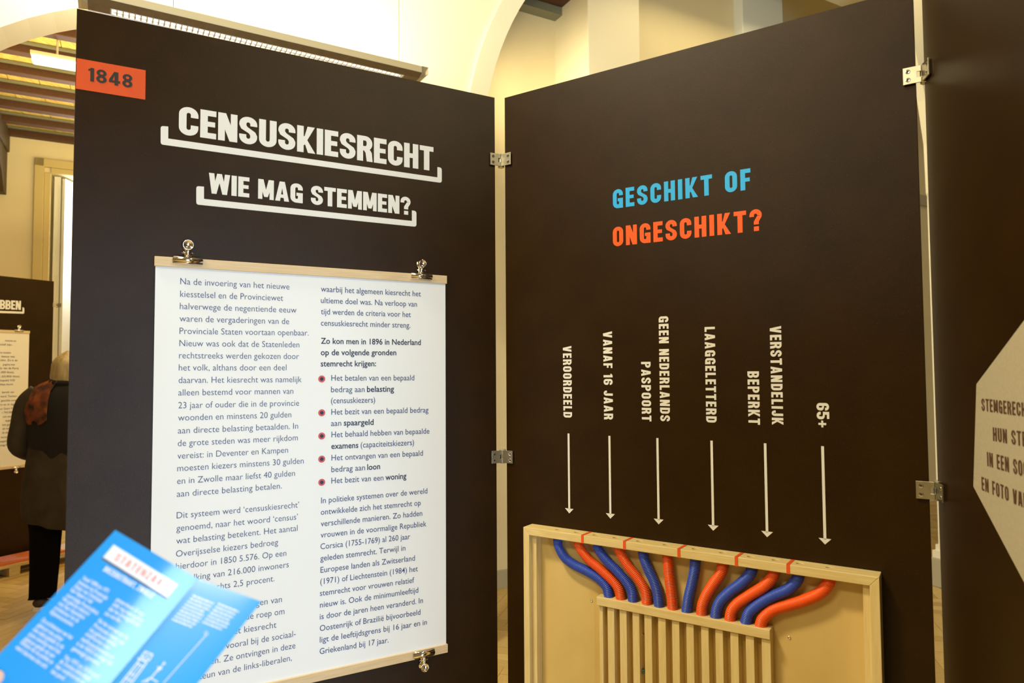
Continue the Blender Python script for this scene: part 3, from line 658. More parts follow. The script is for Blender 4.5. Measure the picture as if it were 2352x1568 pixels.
# ---- panel 3 graphics
hp = [(2243.5, 882), (2352, 737), (2236.5, 1117), (2352, 1335)]
a = F3.at(*hp[0]); b = F3.at(*hp[1]); c = F3.at(*hp[2]); d = F3.at(*hp[3])
print('F3', F3.o, a, b, c, d, best[0])
top = a + (b-a)*2.0; bt = c + (d-c)*2.0; w3 = min(top.x, .95)
g = G(); pl = [(a.x, a.z), (c.x, c.z), (bt.x, bt.z), (bt.x+.1, bt.z), (min(.97, bt.x+.28), c.z), (min(.97, top.x+.28), a.z), (top.x+.1, top.z), (top.x, top.z)]
g.add([(p[0], -.0006, p[1]) for p in pl], [tuple(range(len(pl)))]); g.build('hexagon_print', M['greyp'], P3, label='beige hexagon print')
C8 = lambda x, y: (2080 + x/3.015, 480 + y/3.015); C9 = lambda x, y: (2080 + x/2.761, 1000 + y/2.761)
for s, p0, p1, cap in [('STEMGERECH', C8(527,1395), C8(832,1437), 28), ('HUN STE', (2281, 1012), (2357, 1026), 31), ('IN EEN SOC', C9(518,192), C9(775,268), 32), ('EN FOTO VAN', C9(483,344), C9(775,468), 30)]:
    g = G(); pxput(g, F3, block(s, gap=.13, space=.36, W=.42, t=.15, h=.13), p0, p1, cap, .0012); g.build('hexagon_lettering', M['brownp'], P3, label='brown lettering')

# ================================================================== MARBLE GAME BOX on panel 2
BD = .046                              # depth of the box
qa = F2.at(1201.8, 1212.2, BD); qb = F2.at(2019.4, 1322, BD); 
bx0, bx1 = qa.x, qb.x; bz1 = (qa.z + qb.z)/2; bz0 = bz1 - .80
B = empty('marble_game_box', F2.M @ Matrix.Translation((bx0, 0, bz0)), 'raw pine game box with hoses and slats screwed on the black panel below the arrows', 'game')
BW, BH = bx1 - bx0, bz1 - bz0
BF = Frame(F2.w((bx0, 0, bz0)), F2.x)
i1 = BF.at(1214, 1232, BD); i2 = BF.at(1996.5, 1338, BD); print('inner', i1, i2, BW, BH)
rt = max(.016, BH - i1.z); sl = i1.x; sr = BW - i2.x
print('rails', rt, sl, sr)
rt, sl, sr = .0195, .0175, .0175
g = G().box((.004, -.006, .004), (BW-.004, -.001, BH-.004)); g.build('back_panel', M['ply'], B)
def hprism(g, P0, y0, y1): 
    n = len(P0); g.add([(p[0], y0, p[1]) for p in P0] + [(p[0], y1, p[1]) for p in P0], [tuple(range(n)), tuple(reversed(range(n, 2*n)))] + [(i, (i+1) % n, (i+1) % n + n, i+n) for i in range(n)])
# top rail with twelve drilled holes in its top face
holes_px = [(1277.7,1217), (1322,1223), (1365.5,1229), (1412.6,1235), (1468.2,1242), (1528.8,1251), (1596.9,1259.5), (1660.6,1268), (1726,1276), (1783,1284), (1838.8,1291.5), (1906.8,1301.5)]
hx = []
for (x_, y_) in holes_px:
    d = ray(x_, y_); tt = (BF.o.z + BH - CAM.z)/d.z; q = CAM + d*tt - BF.o; hx.append((q.dot(BF.x), q.dot(BF.y)))
print('holes', [(round(a, 3), round(b, 3)) for a, b in hx])
rg = G(); n = 16
holes = [[(a + .0075*math.cos(2*math.pi*k/n), -.024 + .0065*math.sin(2*math.pi*k/n)) for k in range(n)] for a, _ in hx]
rg.prism([[(0, -BD), (BW, -BD), (BW, -.001), (0, -.001)]] + [list(reversed(h)) for h in holes], BH-rt, BH, lambda a, b, d: (a + (0 if d == BH else (sl if a == 0 else (-sl if a == BW else 0))), b, d))
rg.build('rail', M['pineh'], B, bev=.0012)
hh = G()
for a, _ in hx: hh.lathe((a, -.024, BH-.008), (0, 0, 1), [(.008, 0), (.008, .003)], 14)
hh.build('hole_shade', M['dark'], B)  # dark discs stand in for the shade inside the drilled holes
for s in (0, 1):
    g = G(); x = lambda v: v if s == 0 else BW - v
    hprism(g, [(x(0), 0), (x(sl), 0), (x(sl), BH-rt), (x(0), BH-.0003)], -BD, -.001); g.build('stile', M['pine'], B, bev=.001)
    g = G(); g.box((x(sl), -.032, rt), (x(sl+.014), -.006, BH-rt)); g.build('inner_stile', M['pine'], B, bev=.001, label='recessed inner batten')
g = G(); hprism(g, [(0, 0), (BW, 0), (BW-sl, rt), (sl, rt)], -BD, -.001); g.build('rail', M['pineh'], B, bev=.0012)
# tapes
for (x_, y_) in [(1337.5, 1228), (1434, 1244), (1559, 1262), (1691, 1280), (1810, 1300)]:
    q = BF.at(x_, y_, BD+.0005); x0_ = q.x; e = .0004
    g = G(); P_ = [(x0_-.0035, -BD-e, BH-rt-.000), (x0_+.0035, -BD-e, BH-rt), (x0_+.0035, -BD-e, BH+e), (x0_-.0035, -BD-e, BH+e), (x0_+.0055, -.004, BH+e), (x0_-.0015, -.004, BH+e)]
    g.add(P_, [(0,1,2,3), (3,2,4,5)]); o = g.build('tape', M['tape'], B); sd = o.modifiers.new('s', 'SOLIDIFY'); sd.thickness = .0004; sd.offset = 1
# header of the slat block
HD = .040
h1 = BF.at(1370, 1370.5, HD); h2 = BF.at(1768.2, 1446, HD); hb = BF.at(1372, 1390.5, HD); print('header', h1, h2, hb)
hx0, hx1, hz1 = h1.x, h2.x, (h1.z+h2.z)/2; hth = .0205; hz0 = hz1 - hth
g = G(); g.box((hx0, -HD, hz0), (hx1, -.006, hz1)); g.build('header', M['pineh'], B, bev=.0012)
sl_px = [(1395.7,1411.3,1396), (1423.7,1439.8,1403), (1453.4,1469,1408), (1480.6,1497.4,1414), (1512.3,1529.6,1419), (1544.2,1561,1426), (1577,1594,1432), (1611.1,1628.5,1439), (1643.8,1661.4,1446), (1678.4,1697,1453), (1713.8,1732.9,1461), (1750.4,1770.7,1468)]
SD = .034
for a_, b_, y_ in sl_px:
    xa = BF.at(a_, y_+60, SD).x; xb = BF.at(b_, y_+60, SD).x
    g = G().box((xa, -SD, .02), (xb, -.006, hz0)); g.build('slat', M['pine'], B, bev=.0008)
xa = hx0 + .002; g = G().box((xa, -.030, .02), (xa+.010, -.006, hz0)); g.build('slat', M['pine'], B, bev=.0008, label='recessed outer slat')
# hoses
C1_ = lambda x, y: (1180 + x/4.042, 1180 + y/4.042); C2_ = lambda x, y: (1600 + x/4.042, 1180 + y/4.042)
hoses = [('b', C1_, [(408,225),(415,300),(470,400),(560,470),(680,530),(790,600),(860,680),(886,775)]), ('r', C1_, [(590,250),(625,330),(700,425),(790,500),(900,600),(970,690),(998,800)]),
 ('b', C1_, [(762,275),(800,350),(870,440),(960,530),(1045,630),(1095,720),(1108,818)]), ('r', C1_, [(962,300),(995,370),(1060,480),(1140,580),(1205,680),(1232,770),(1235,845)]),
 ('b', C1_, [(1195,330),(1215,430),(1265,550),(1310,650),(1340,760),(1350,866)]), ('r', C1_, [(1426,365),(1435,480),(1448,620),(1465,750),(1476,890)]),
 ('b', C1_, [(1688,410),(1680,520),(1655,650),(1625,780),(1605,914)]), ('r', C2_, [(255,440),(225,550),(150,660),(90,760),(55,850),(45,944)]),
 ('b', C2_, [(522,480),(495,560),(420,640),(320,715),(230,800),(190,880),(176,968)]), ('r', C2_, [(728,515),(700,590),(620,675),(490,755),(380,830),(325,905),(308,995)]),
 ('b', C2_, [(955,545),(925,625),(840,705),(700,765),(580,835),(490,915),(455,1020)]), ('r', C2_, [(1238,585),(1215,660),(1140,735),(1000,800),(850,845),(710,890),(620,965),(588,1050)])]
def catmull(P, m):
    P = [P[0]*2 - P[1]] + P + [P[-1]*2 - P[-2]]; out = []
    for i in range(1, len(P)-2):
        for k in range(m):
            t = k/m; a, b, c, d = P[i-1], P[i], P[i+1], P[i+2]
            out.append(.5*((2*b) + (c-a)*t + (2*a-5*b+4*c-d)*t*t + (3*b-3*c+d-a)*t**3))
    out.append(P[-2]); return out
for col, fn, pts in hoses:
    P_ = [BF.at(*fn(*p), .023) for p in pts]; P_ = catmull(P_, 30)
    # resample by length
    L_ = [0]
    for i in range(1, len(P_)): L_.append(L_[-1] + (P_[i]-P_[i-1]).length)
    rings = int(L_[-1]/.0033); m = rings*4; Q = []; j = 0
    for k in range(m+1):
        s_ = L_[-1]*k/m
        while j < len(L_)-2 and L_[j+1] < s_: j += 1
        t_ = (s_-L_[j])/max(1e-9, L_[j+1]-L_[j]); Q.append(P_[j].lerp(P_[j+1], t_))
    rr = [.0106, .0124, .0130, .0124]
    g = G().tube(Q, .0122, 16, cap=True, rf=lambda i: rr[i % 4]*.97)
    g.build('hose', M['hblue'] if col == 'b' else M['hred'], B, smooth=True, label=('blue' if col == 'b' else 'orange') + ' corrugated hose')
for (x_, y_) in [C1_(722, 805), C2_(860, 1148)]:
    q = BF.at(x_, y_, .0065); g = G().lathe(q, (0, -1, 0), [(.0036, 0), (.0034, .0008), (.002, .0014), (.0018, .0006), (.0005, .0005)], 14); g.build('screw', M['chrome'], B, smooth=True)
q = BF.at(*C1_(1208, 1108), .008); g = G().lathe(q, (0, -1, 0), [(.0018, 0), (.0018, .010), (.0026, .0104), (.0022, .012), (.0004, .0122)], 12); g.build('pin', M['brass'], B, smooth=True, label='brass pin')
q = BF.at(*C1_(1202, 1458), .018); mm = empty('marble', BF.M @ Matrix.Translation(q), 'dark green glass marble between two slats of the game box', 'marble')
g = G().lathe((0, 0, -.0068), (0, 0, 1), [(.0068*math.sin(math.pi*k/12) + .00001, .0068 - .0068*math.cos(math.pi*k/12)) for k in range(13)], 20); g.build('glass_ball', M['marble'], mm, smooth=True)

# ================================================================== FAR PANEL, PALLET
FA = math.radians(29)
pe = CAM + ray(124, 646)*(T/ray(124, 646).z); pe = z0(pe)
fd = Vector((math.sin(FA), math.cos(FA), 0))
F4 = Frame(pe - fd, fd)
P4 = panel(F4, 'black display panel in the far left room with a poster whose heading ends in BBEN')
C10 = lambda x, y: (x/3.406, 640 + y/3.406)
g = G(); pxput(g, F4, block('HEBBEN', gap=.05), (-25, 708.5), (47.8, 711.5), 21.5); g.build('heading_lettering', M['white'], P4, label='white heading ending in BBEN')
bracket(F4, [(-40, 712, 0), (51.5, 715.5, 0), (51.5, 705.5, 0), (55.8, 706, 1), (55.8, 720.3, 1), (-40, 717.5, 0)], 3, P4, M['white'])
qa_ = F4.at(69, 759.8, .01); qb_ = F4.at(63.5, 1071.8, .01)
FP = poster(F4, qa_.x - .70, qa_.x, qa_.z, qb_.z, 'cream text poster with birch bars on the far left panel', M['paperwarm'])
FPF = Frame(F4.w((qa_.x-.70, 0, qb_.z)), F4.x)
far_lines = [('mannen en',125,493),('actief zijn.',97,523),('te tussen',85,585),('bestuur met',115,616),('stralen. Zo is de',137,645),('pagina met',117,678),('de van de Partij',145,707),('71.000 likes),',110,738),('zij (63.000 likes),',157,770),('(bepaalt) VVD',117,801),('likes komt.',105,832),
 ('bereik van',110,893),('kend. Twitter-',137,924),('geschikt over',130,956),('rs en in eigen',133,987),('or Geert Wilders',152,1018),('r 743.000',100,1050),('ook worden',117,1081),('opgezet.',115,1112),('tot gevolg.',120,1143),('en om invloed',142,1172),('de democratie',138,1203),('leren. Of deze',140,1238),('toegankelijk zijn',143,1268),('nog te bezien.',135,1299)]
for s, x_, y_ in far_lines:
    g = G()
    p1 = C10(x_, y_); L_ = len(s)*2.75; sl_ = (857-p1[1])/2000; p0 = (p1[0]-L_, p1[1]-L_*sl_); pxput(g, FPF, running(s, -.004), p0, p1, 4.6, .008); g.build('text_line', M['inkb'], FP)
for (cx_, cy_, up, lb) in [(44, 758, False, 'small chrome bulldog clip on top of the far left poster'), (37, 1074.5, True, 'small chrome bulldog clip below the far left poster')]:
    q = F4.at(cx_, cy_, .012); clipper(F4, q.x, q.z, up, lb)
F5 = Frame(F4.w((1.03, 0, 0)), Vector((math.sin(FA+1.05), math.cos(FA+1.05), 0)))
# clamp hinge at the edge of the far panel
q = F4.at(121, 700)
hinge(F4, 1.0, F5, 0.0, q.z, 'small steel hinge on the edge of the far left panel')
q = F4.at(125, 847); hinge(F4, 1.0, F5, 0.0, q.z, 'small steel hinge beside the head of the person')
# pallet
pq = atz(75, 1318, -CAMH); PFm = Frame(z0(pq), fd)
Pl = empty('wooden_pallet', PFm.M, 'low pale pine pallet on the parquet in front of the far left panel', 'pallet')
for k in range(2):
    y0_ = .0 + k*.135; G().box((-.95, y0_, .085), (.62, y0_+.13, .105)).build('deck_board', M['pallet'], Pl, bev=.002)
for xk in (-.90, -.16, .48):
    for y0_ in (.0, .165): G().box((xk, y0_, .018), (xk+.075, y0_+.10, .085)).build('block', M['pallet'], Pl, bev=.002)
for y0_ in (.0, .165): G().box((-.95, y0_, 0), (.62, y0_+.10, .018)).build('runner', M['pallet'], Pl, bev=.002)
g = G().box((-.80, .02, .105), (.42, .25, .125)); bo = empty('printed_board', PFm.M, 'orange printed board with pink and white text lying on the pallet', 'board'); g.build('sheet', M['board'], bo, bev=.001)
gp_ = G(); gw = G()
for cI, cx_ in enumerate([-.72, -.45, -.18, .06, .24]):
    for r_ in range(9):
        L_ = random.uniform(.12, .17); y_ = .222 - r_*.022
        (gw if cI == 4 else gp_).add([(cx_, y_, .1256), (cx_+L_, y_, .1256), (cx_+L_, y_+.014, .1256), (cx_, y_+.014, .1256)], [(0,1,2,3)])
gp_.build('print', M['pinkp'], bo, label='pink print'); gw.build('print', M['white'], bo, label='white print')

# ================================================================== PERSON (seen from behind)
pz = 4.46; PX = (154 - CX)/F*pz
PM = Matrix.Translation((PX, pz, 0)) @ Matrix.Rotation(math.radians(20), 4, 'Z')
person = empty('person', PM, 'person in dark coat and orange-black scarf seen from behind, walking past the far panel', 'person')
def skin(name, pts, edges, rad, m, parent, sub=2, root=0):
    me = bpy.data.meshes.new(name); me.from_pydata(pts, edges, []); me.materials.append(m)
    o = bpy.data.objects.new(name, me); link(o, parent)
    md = o.modifiers.new('skin', 'SKIN'); md.use_smooth_shade = True
    for i, sv in enumerate(me.skin_vertices[0].data): sv.radius = rad[i]; sv.use_root = (i == root)
    s_ = o.modifiers.new('sub', 'SUBSURF'); s_.levels = sub; s_.render_levels = sub
    return o
# body: facing +Y (away from the camera). joints
pts = [(0,0,.90),(0,.01,1.08),(0,0,1.24),(0,-.01,1.38),(0,0,1.45),(0,.02,1.51),(0,.035,1.57),(0,.035,1.63),
       (-.10,0,.86),(-.095,-.02,.50),(-.085,-.09,.12),(-.085,.00,.06),
       (.10,0,.86),(.10,.05,.50),(.10,.10,.12),(.10,.21,.05),
       (-.16,0,1.36),(-.245,-.01,1.10),(-.20,.15,1.00),(-.12,.24,1.02),
       (.16,0,1.36),(.245,-.01,1.10),(.20,.15,1.00),(.12,.24,1.02)]
edges = [(0,1),(1,2),(2,3),(3,4),(4,5),(5,6),(6,7),(0,8),(8,9),(9,10),(10,11),(0,12),(12,13),(13,14),(14,15),(3,16),(16,17),(17,18),(18,19),(3,20),(20,21),(21,22),(22,23)]
rad = [(.15,.12),(.13,.10),(.145,.105),(.13,.09),(.055,.055),(.052,.055),(.075,.09),(.07,.085),(.085,.09),(.060,.062),(.042,.045),(.035,.04),(.085,.09),(.060,.062),(.042,.045),(.035,.03),(.06,.06),(.045,.045),(.036,.036),(.03,.035),(.06,.06),(.045,.045),(.036,.036),(.03,.035)]
skin('body', pts, edges, rad, M['skin'], person)
# trousers
for s in (-1, 1):
    ch = [(s*.095,0,.92),(s*.10,0,.74),(s*.10,.01 if s < 0 else .05,.52),(s*.09,-.04 if s < 0 else .08,.30),(s*.087,-.075 if s < 0 else .10,.13),(s*.087,-.08 if s < 0 else .102,.115)]
    g = G().tube(ch, .09, 18, rf=lambda i: [.11,.112,.090,.080,.074,.078][i]); g.build('trouser_leg', M['trouser'], person, smooth=True)
    y0_ = -.075 if s < 0 else .11; x_ = s*.087
    secs = [(-.075,.030,.045),(-.05,.042,.060),(0,.044,.068),(.06,.042,.052),(.12,.046,.036),(.165,.038,.026),(.19,.016,.012)]
    tilt = .28 if s < 0 else 0
    V = []; n = 14
    for yy, wx, hz in secs:
        zc_ = .022 + (.06 - (yy+.075)*tilt if s < 0 else 0)
        for k in range(n):
            a_ = 2*math.pi*k/n; V.append((x_ + wx*math.cos(a_), y0_+yy, zc_ + hz*.5 + hz*.5*math.sin(a_)))
    g = G().add(V, [(i*n+k, i*n+(k+1) % n, (i+1)*n+(k+1) % n, (i+1)*n+k) for i in range(6) for k in range(n)] + [tuple(range(n)), tuple(6*n+k for k in range(n))])
    sh = g.build('shoe', M['shoe'], person, smooth=True)
    V = []
    for yy, wx, hz in secs:
        zc_ = .0 + (.06 - (yy+.075)*tilt if s < 0 else 0)
        V += [(x_-wx*1.04, y0_+yy, zc_+.002), (x_+wx*1.04, y0_+yy, zc_+.002), (x_+wx*1.04, y0_+yy, zc_+.026), (x_-wx*1.04, y0_+yy, zc_+.026)]
    g = G().add(V, [(i*4+k, i*4+(k+1) % 4, (i+1)*4+(k+1) % 4, (i+1)*4+k) for i in range(6) for k in range(4)] + [(0,1,2,3), (24,25,26,27)]); g.build('sole', M['sole'], sh, label='white sole')
# coat: elliptical rings, A line with folds
rings_ = [(1.47,.072,.065,0),(1.44,.12,.08,0),(1.40,.185,.105,.0),(1.34,.205,.12,0),(1.24,.205,.13,.01),(1.10,.20,.135,.02),(.98,.21,.15,.03),(.85,.225,.165,.06),(.72,.235,.175,.10),(.62,.232,.175,.13),(.56,.22,.165,.14),(.55,.20,.15,.14)]
V = []; n = 48
for z_, rx, ry, fo in rings_:
    for k in range(n):
        a_ = 2*math.pi*k/n; r = 1 + fo*.55*math.sin(a_*9 + z_*9)
        dz = (-.07*math.cos(a_)*1 if z_ < .7 else 0)*(-1); hem = .05*math.cos(a_) if z_ < .7 else 0
        V.append((rx*r*math.cos(a_), ry*r*math.sin(a_) + .005, z_ - hem))
g = G().add(V, [(i*n+k, i*n+(k+1) % n, (i+1)*n+(k+1) % n, (i+1)*n+k) for i in range(len(rings_)-1) for k in range(n)])
coat = g.build('coat', M['coat'], person, smooth=True)
for s in (-1, 1):
    ch = [(s*.15,0,1.40),(s*.215,-.005,1.33),(s*.24,-.01,1.20),(s*.258,-.01,1.09),(s*.245,.05,1.035),(s*.20,.14,1.00),(s*.165,.19,1.00)]
    g = G().tube(catmull([Vector(p) for p in ch], 5), .07, 18, rf=lambda i: .070 - .0009*i); g.build('sleeve', M['coat'], person, smooth=True)
    # gloved-free hands: palm with five fingers
    hp_ = [(s*.15,.205,1.00),(s*.12,.25,1.01),(s*.10,.28,1.015)]; E_ = [(0,1),(1,2)]; R_ = [(.026,.03),(.030,.018),(.028,.016)]; 
    for fi in range(4):
        b_ = len(hp_); yy = .018*(fi-1.5); hp_ += [(s*.10,.285+.0,1.015+yy), (s*.075,.305,1.012+yy), (s*.055,.300,1.008+yy)]; E_ += [(2,b_),(b_,b_+1),(b_+1,b_+2)]; R_ += [(.0095,.0095),(.009,.009),(.0075,.0075)]
    b_ = len(hp_); hp_ += [(s*.135,.235,1.045),(s*.11,.262,1.062),(s*.09,.275,1.062)]; E_ += [(0,b_),(b_,b_+1),(b_+1,b_+2)]; R_ += [(.011,.011),(.010,.010),(.008,.008)]
    skin('hand', hp_, E_, R_, M['skin'], person, 1)
# dark knitted back panel and scarf over the left shoulder
V = []; rr_ = [(1.475,.078,.072),(1.45,.125,.09),(1.405,.195,.118),(1.34,.222,.135),(1.24,.222,.145),(1.14,.215,.15),(1.06,.20,.15),(1.0,.15,.145)]
for z_, rx, ry in rr_:
    for k in range(25):
        a_ = math.radians(190 + 130*k/24); V.append((rx*math.cos(a_), ry*math.sin(a_)+.003, z_ + (.03*math.sin(k*.9) if z_ < 1.05 else 0)))
g = G().add(V, [(i*25+k, i*25+k+1, (i+1)*25+k+1, (i+1)*25+k) for i in range(7) for k in range(24)]); o = g.build('shawl', M['cape'], person, smooth=True); o.modifiers.new('s', 'SOLIDIFY').thickness = .008
V = []; rr_ = [(1.478,.086,.080),(1.455,.132,.098),(1.41,.204,.128),(1.35,.232,.145),(1.28,.232,.155),(1.22,.225,.158)]
for z_, rx, ry in rr_:
    for k in range(17):
        a_ = math.radians(180 + 72*k/16); b_ = 1 + .03*math.sin(k*2.1 + z_*30); V.append((rx*b_*math.cos(a_), ry*b_*math.sin(a_)+.003, z_ + .015*math.sin(k*1.3)))
g = G().add(V, [(i*17+k, i*17+k+1, (i+1)*17+k+1, (i+1)*17+k) for i in range(5) for k in range(16)]); o = g.build('scarf', M['scarf'], person, smooth=True, label='black scarf with orange pattern'); o.modifiers.new('s', 'SOLIDIFY').thickness = .008
g = G().tube([(.085*math.cos(q*math.pi/12), .01+.08*math.sin(q*math.pi/12), 1.475+.01*math.sin(q*math.pi/12)) for q in range(25)], .022, 10); g.build('collar', M['cape'], person, smooth=True)
# hair: chin-length bob
V = []; nz = 14; n = 30
for i in range(nz+1):
    t_ = i/nz; z_ = 1.678 - .20*t_
    r = .098*math.sin(min(1, t_*1.9 + .02)*math.pi/2)**.75 + .012*max(0, t_-.5)
    if t_ > .9: r *= .96
    for k in range(n):
        a_ = 2*math.pi*k/n; fr_ = .25 if (math.sin(a_) > .55 and t_ > .35) else 0
        rr2 = r*(1 + .035*math.sin(a_*7 + t_*4))*(1 - fr_)
        V.append((rr2*math.cos(a_)*.92, .025 + rr2*math.sin(a_)*1.08, z_ + (.01*math.sin(a_*5) if t_ > .9 else 0)))
g = G().add(V, [(i*n+k, i*n+(k+1) % n, (i+1)*n+(k+1) % n, (i+1)*n+k) for i in range(nz) for k in range(n)] + [tuple(reversed(range(n)))]); o = g.build('hair', M['hair'], person, smooth=True)
# face (turned away from the camera): nose, eyes, mouth, ears
g = G().lathe((0, .125, 1.575), (0, 1, -.25), [(.013, 0), (.010, .012), (.006, .022), (.001, .026)], 10); g.build('nose', M['skin'], person, smooth=True)
for s in (-1, 1):
    g = G().lathe((s*.031, .115, 1.592), (0, 1, 0), [(.001, 0), (.009, .002), (.011, .006), (.007, .011), (.001, .013)], 12); g.build('eye', M['sole'], person, smooth=True)
    g = G().lathe((s*.082, .035, 1.575), (s, 0, 0), [(.018, 0), (.022, .006), (.014, .010), (.004, .008)], 12); g.build('ear', M['skin'], person, smooth=True)
g = G().tube([(-.022, .122, 1.535), (0, .130, 1.533), (.022, .122, 1.535)], .0045, 8); g.build('mouth', M['leafor'], person, smooth=True)

# ================================================================== LEAFLET and the hand holding it
A3 = CAM + ray(265, 1217)*.575; A3b = CAM + ray(-115, 1622)*.504; v_ = A3b - A3
B3 = CAM + ray(453, 1328)*.59; C3p = CAM + ray(600, 1381)*.578
print('nL', nL_az()) if False else print('leaf sizes', (B3-A3).length, (C3p-B3).length, v_.length, [to_px(B3 + v_*k) for k in (.5, .6, 1)], [to_px(C3p + v_*k) for k in (.5, 1)])
# skew the direction of each edge a little so that the fold and the right edge run as seen
def edge_dir(P0, pxt, L_):
    """point at length L_ from P0 whose depth falls like the left edge's"""
    lo, hi = .35, .75; bestd = None
    for i in range(800):
        d_ = lo + (hi-lo)*i/800; Q = CAM + ray(*pxt)*d_; e = abs((Q-P0).length - L_)
        if Q.length and (bestd is None or e < bestd[0]) and d_ < P0.y: bestd = (e, Q)
    return bestd[1]
LFL = v_.length
B3b = B3 + v_; C3b = C3p + v_
LFr = Frame(A3, B3 - A3, -v_); RFr = Frame(B3, C3p - B3, -v_)
LE = empty('leaflet', Matrix.Translation(A3), 'blue folded leaflet with white sign STATENZAAL held up at the lower left', 'leaflet')
Minv = Matrix.Translation(-A3)
def sheet(P00, P10, P01, P11, bulge, name, nrm):
    n_ = 30; V = []
    for j in range(n_+1):
        for i in range(n_+1):
            s_, t_ = i/n_, j/n_; p = (P00*(1-s_) + P10*s_)*(1-t_) + (P01*(1-s_) + P11*s_)*t_
            V.append(p + nrm*bulge(s_, t_) - A3)
    Fc = [(j*(n_+1)+i, j*(n_+1)+i+1, (j+1)*(n_+1)+i+1, (j+1)*(n_+1)+i) for j in range(n_) for i in range(n_)]
    o = mesh(name, V, Fc, M['leaf'], LE, smooth=False); sd = o.modifiers.new('s', 'SOLIDIFY'); sd.thickness = .0003; sd.offset = -1 if nrm.dot(CAM-A3) > 0 else 1
    return o
nL = -(B3-A3).cross(v_).normalized(); nL = nL if nL.dot(CAM - A3) > 0 else -nL
nR = -(C3p-B3).cross(v_).normalized(); nR = nR if nR.dot(CAM - B3) > 0 else -nR
print('nL', math.degrees(math.atan2(nL.x, nL.y)), math.degrees(math.asin(nL.z)), 'nR', math.degrees(math.atan2(nR.x, nR.y)), math.degrees(math.asin(nR.z)), 'pallet gap', F4.M.inverted() @ PFm.w((0,0,0)))
blL = lambda s_, t_=0: -.0225*max(0, s_-.55)**2
blR = lambda s_, t_=0: blL(1)*max(0, 1-s_)**2
nM = (nL + nR).normalized()
sheet(A3, B3, A3b, B3b, blL, 'left_page', nM); sheet(B3, C3p, B3b, C3b, blR, 'right_page', nM)
def onpage(P0, n, px, py, off=.0004):
    d = ray(px, py); q0 = P0 + n*off; t_ = (q0 - CAM).dot(n)/d.dot(n); q = CAM + d*t_
    return q - A3
def curl(V, left):
    P0, U_ = (A3, B3-A3) if left else (B3, C3p-B3); n = nL if left else nR; pv = n.cross(v_).normalized(); k = U_.dot(pv)
    for v in V:
        s_ = (v + A3 - P0).dot(pv)/k; v += nM*(blL(s_) if left else blR(s_))
CL = lambda x, y: (x/3.675, 1180 + y/3.675)
upL = -v_.normalized()
def ptext(g, P0, n, T_, p0, p1, cap_m, off=.0006):
    a = onpage(P0, n, *p0, off); b = onpage(P0, n, *p1, off); u_ = (upL - (b-a).normalized()*upL.dot((b-a).normalized())).normalized()
    put(g, T_, a, b, u_*cap_m)
def ppoly(g, P0, n, pts, off):
    m_ = 12 if len(pts) == 4 and abs(pts[0][0]-pts[1][0]) > 300 else 1; Pn = [onpage(P0, n, *CL(*p), off) for p in pts]
    V = [(Pn[0]*(1-i/m_) + Pn[1]*(i/m_)) for i in range(m_+1)] + [(Pn[3]*(1-i/m_) + Pn[2]*(i/m_)) for i in range(m_+1)]
    g.add(V, [(i, i+1, m_+2+i, m_+1+i) for i in range(m_)])
g = G(); ppoly(g, A3, nL, [(960,258),(1500,592),(1408,705),(870,365)], .0005); curl(g.V, True); g.build('sign_print', M['leafw'], LE, label='white printed sign')
g = G(); ppoly(g, A3, nL, [(868,366),(1406,706),(1398,716),(858,378)], .0005); curl(g.V, True); g.build('sign_shadow_print', M['brownp'], LE, label='dark printed sign edge')
g = G(); ptext(g, A3, nL, block('STATENZAAL', gap=.30, W=.5, t=.14, h=.13), CL(960,385), CL(1378,632), .0058, .0009); curl(g.V, True); g.build('sign_lettering', M['leafor'], LE, label='orange lettering STATENZAAL')
g = G(); ptext(g, A3, nL, block('DIEZERSTRAAT, ZWOLLE', gap=.12, space=.3, W=.5, t=.2, h=.17), CL(868,478), CL(1278,712), .0042); curl(g.V, True); g.build('street_lettering', M['leafw'], LE, label='white lettering DIEZERSTRAAT, ZWOLLE')
LT = [('Vanaf 1898 tot 1971',690,548,905,668),('kwamen de Provinciale',655,583,897,725),('Staten van Overijssel',622,617,850,750),('hier bijeen in het',590,650,770,757),('voormalige Provinciehuis.',555,692,822,852),('Het gebouw behoort',522,724,745,860),('met haar bijzondere',487,762,703,890),('architectuur tot de',452,799,653,917),('Rijksmonumenten.',418,837,612,952),
 ('De architectuur van het',345,905,600,1060),('gebouw was echter',310,944,520,1077),('niet altijd geliefd. In de',272,982,525,1140),('jaren zeventig werd het',235,1022,497,1182),('gebouw gezien als een',197,1060,450,1215),('relikwie van de politiek en',165,1092,435,1268),('werd daarmee niet echt',125,1132,385,1305),
 ('gewaardeerd. Er was',975,730,1200,862),('zelfs nog even sprake',945,770,1190,912),('dat het pand gesloopt',912,808,1168,950),('zou worden.',878,845,1017,920),
 ('Na het vertrek van de',822,907,1062,1060),('Provinciale Staten was',785,948,1032,1105),('het gebouw tijdelijk',750,987,970,1122),('onderkomen voor',715,1020,915,1147),('stadhuisambtenaren en',680,1062,940,1225),('is de HEAO er enige tijd',642,1102,925,1275),('gevestigd geweest.',603,1142,828,1280),
 ('Van 1975 tot 2015 werd',535,1215,815,1388),('de Zwolse bibliotheek',497,1252,748,1408),('haar onderkomen in',462,1292,690,1432),('het pand.',425,1337,537,1405)]
for s, a_, b_, c_, d_ in LT: g = G(); ptext(g, A3, nL, running(s, .012), CL(a_, b_), CL(c_, d_), .0030); curl(g.V, True); g.build('text_line', M['leafw'], LE)
g = G()      # tiny illegible text on the right page: word strokes
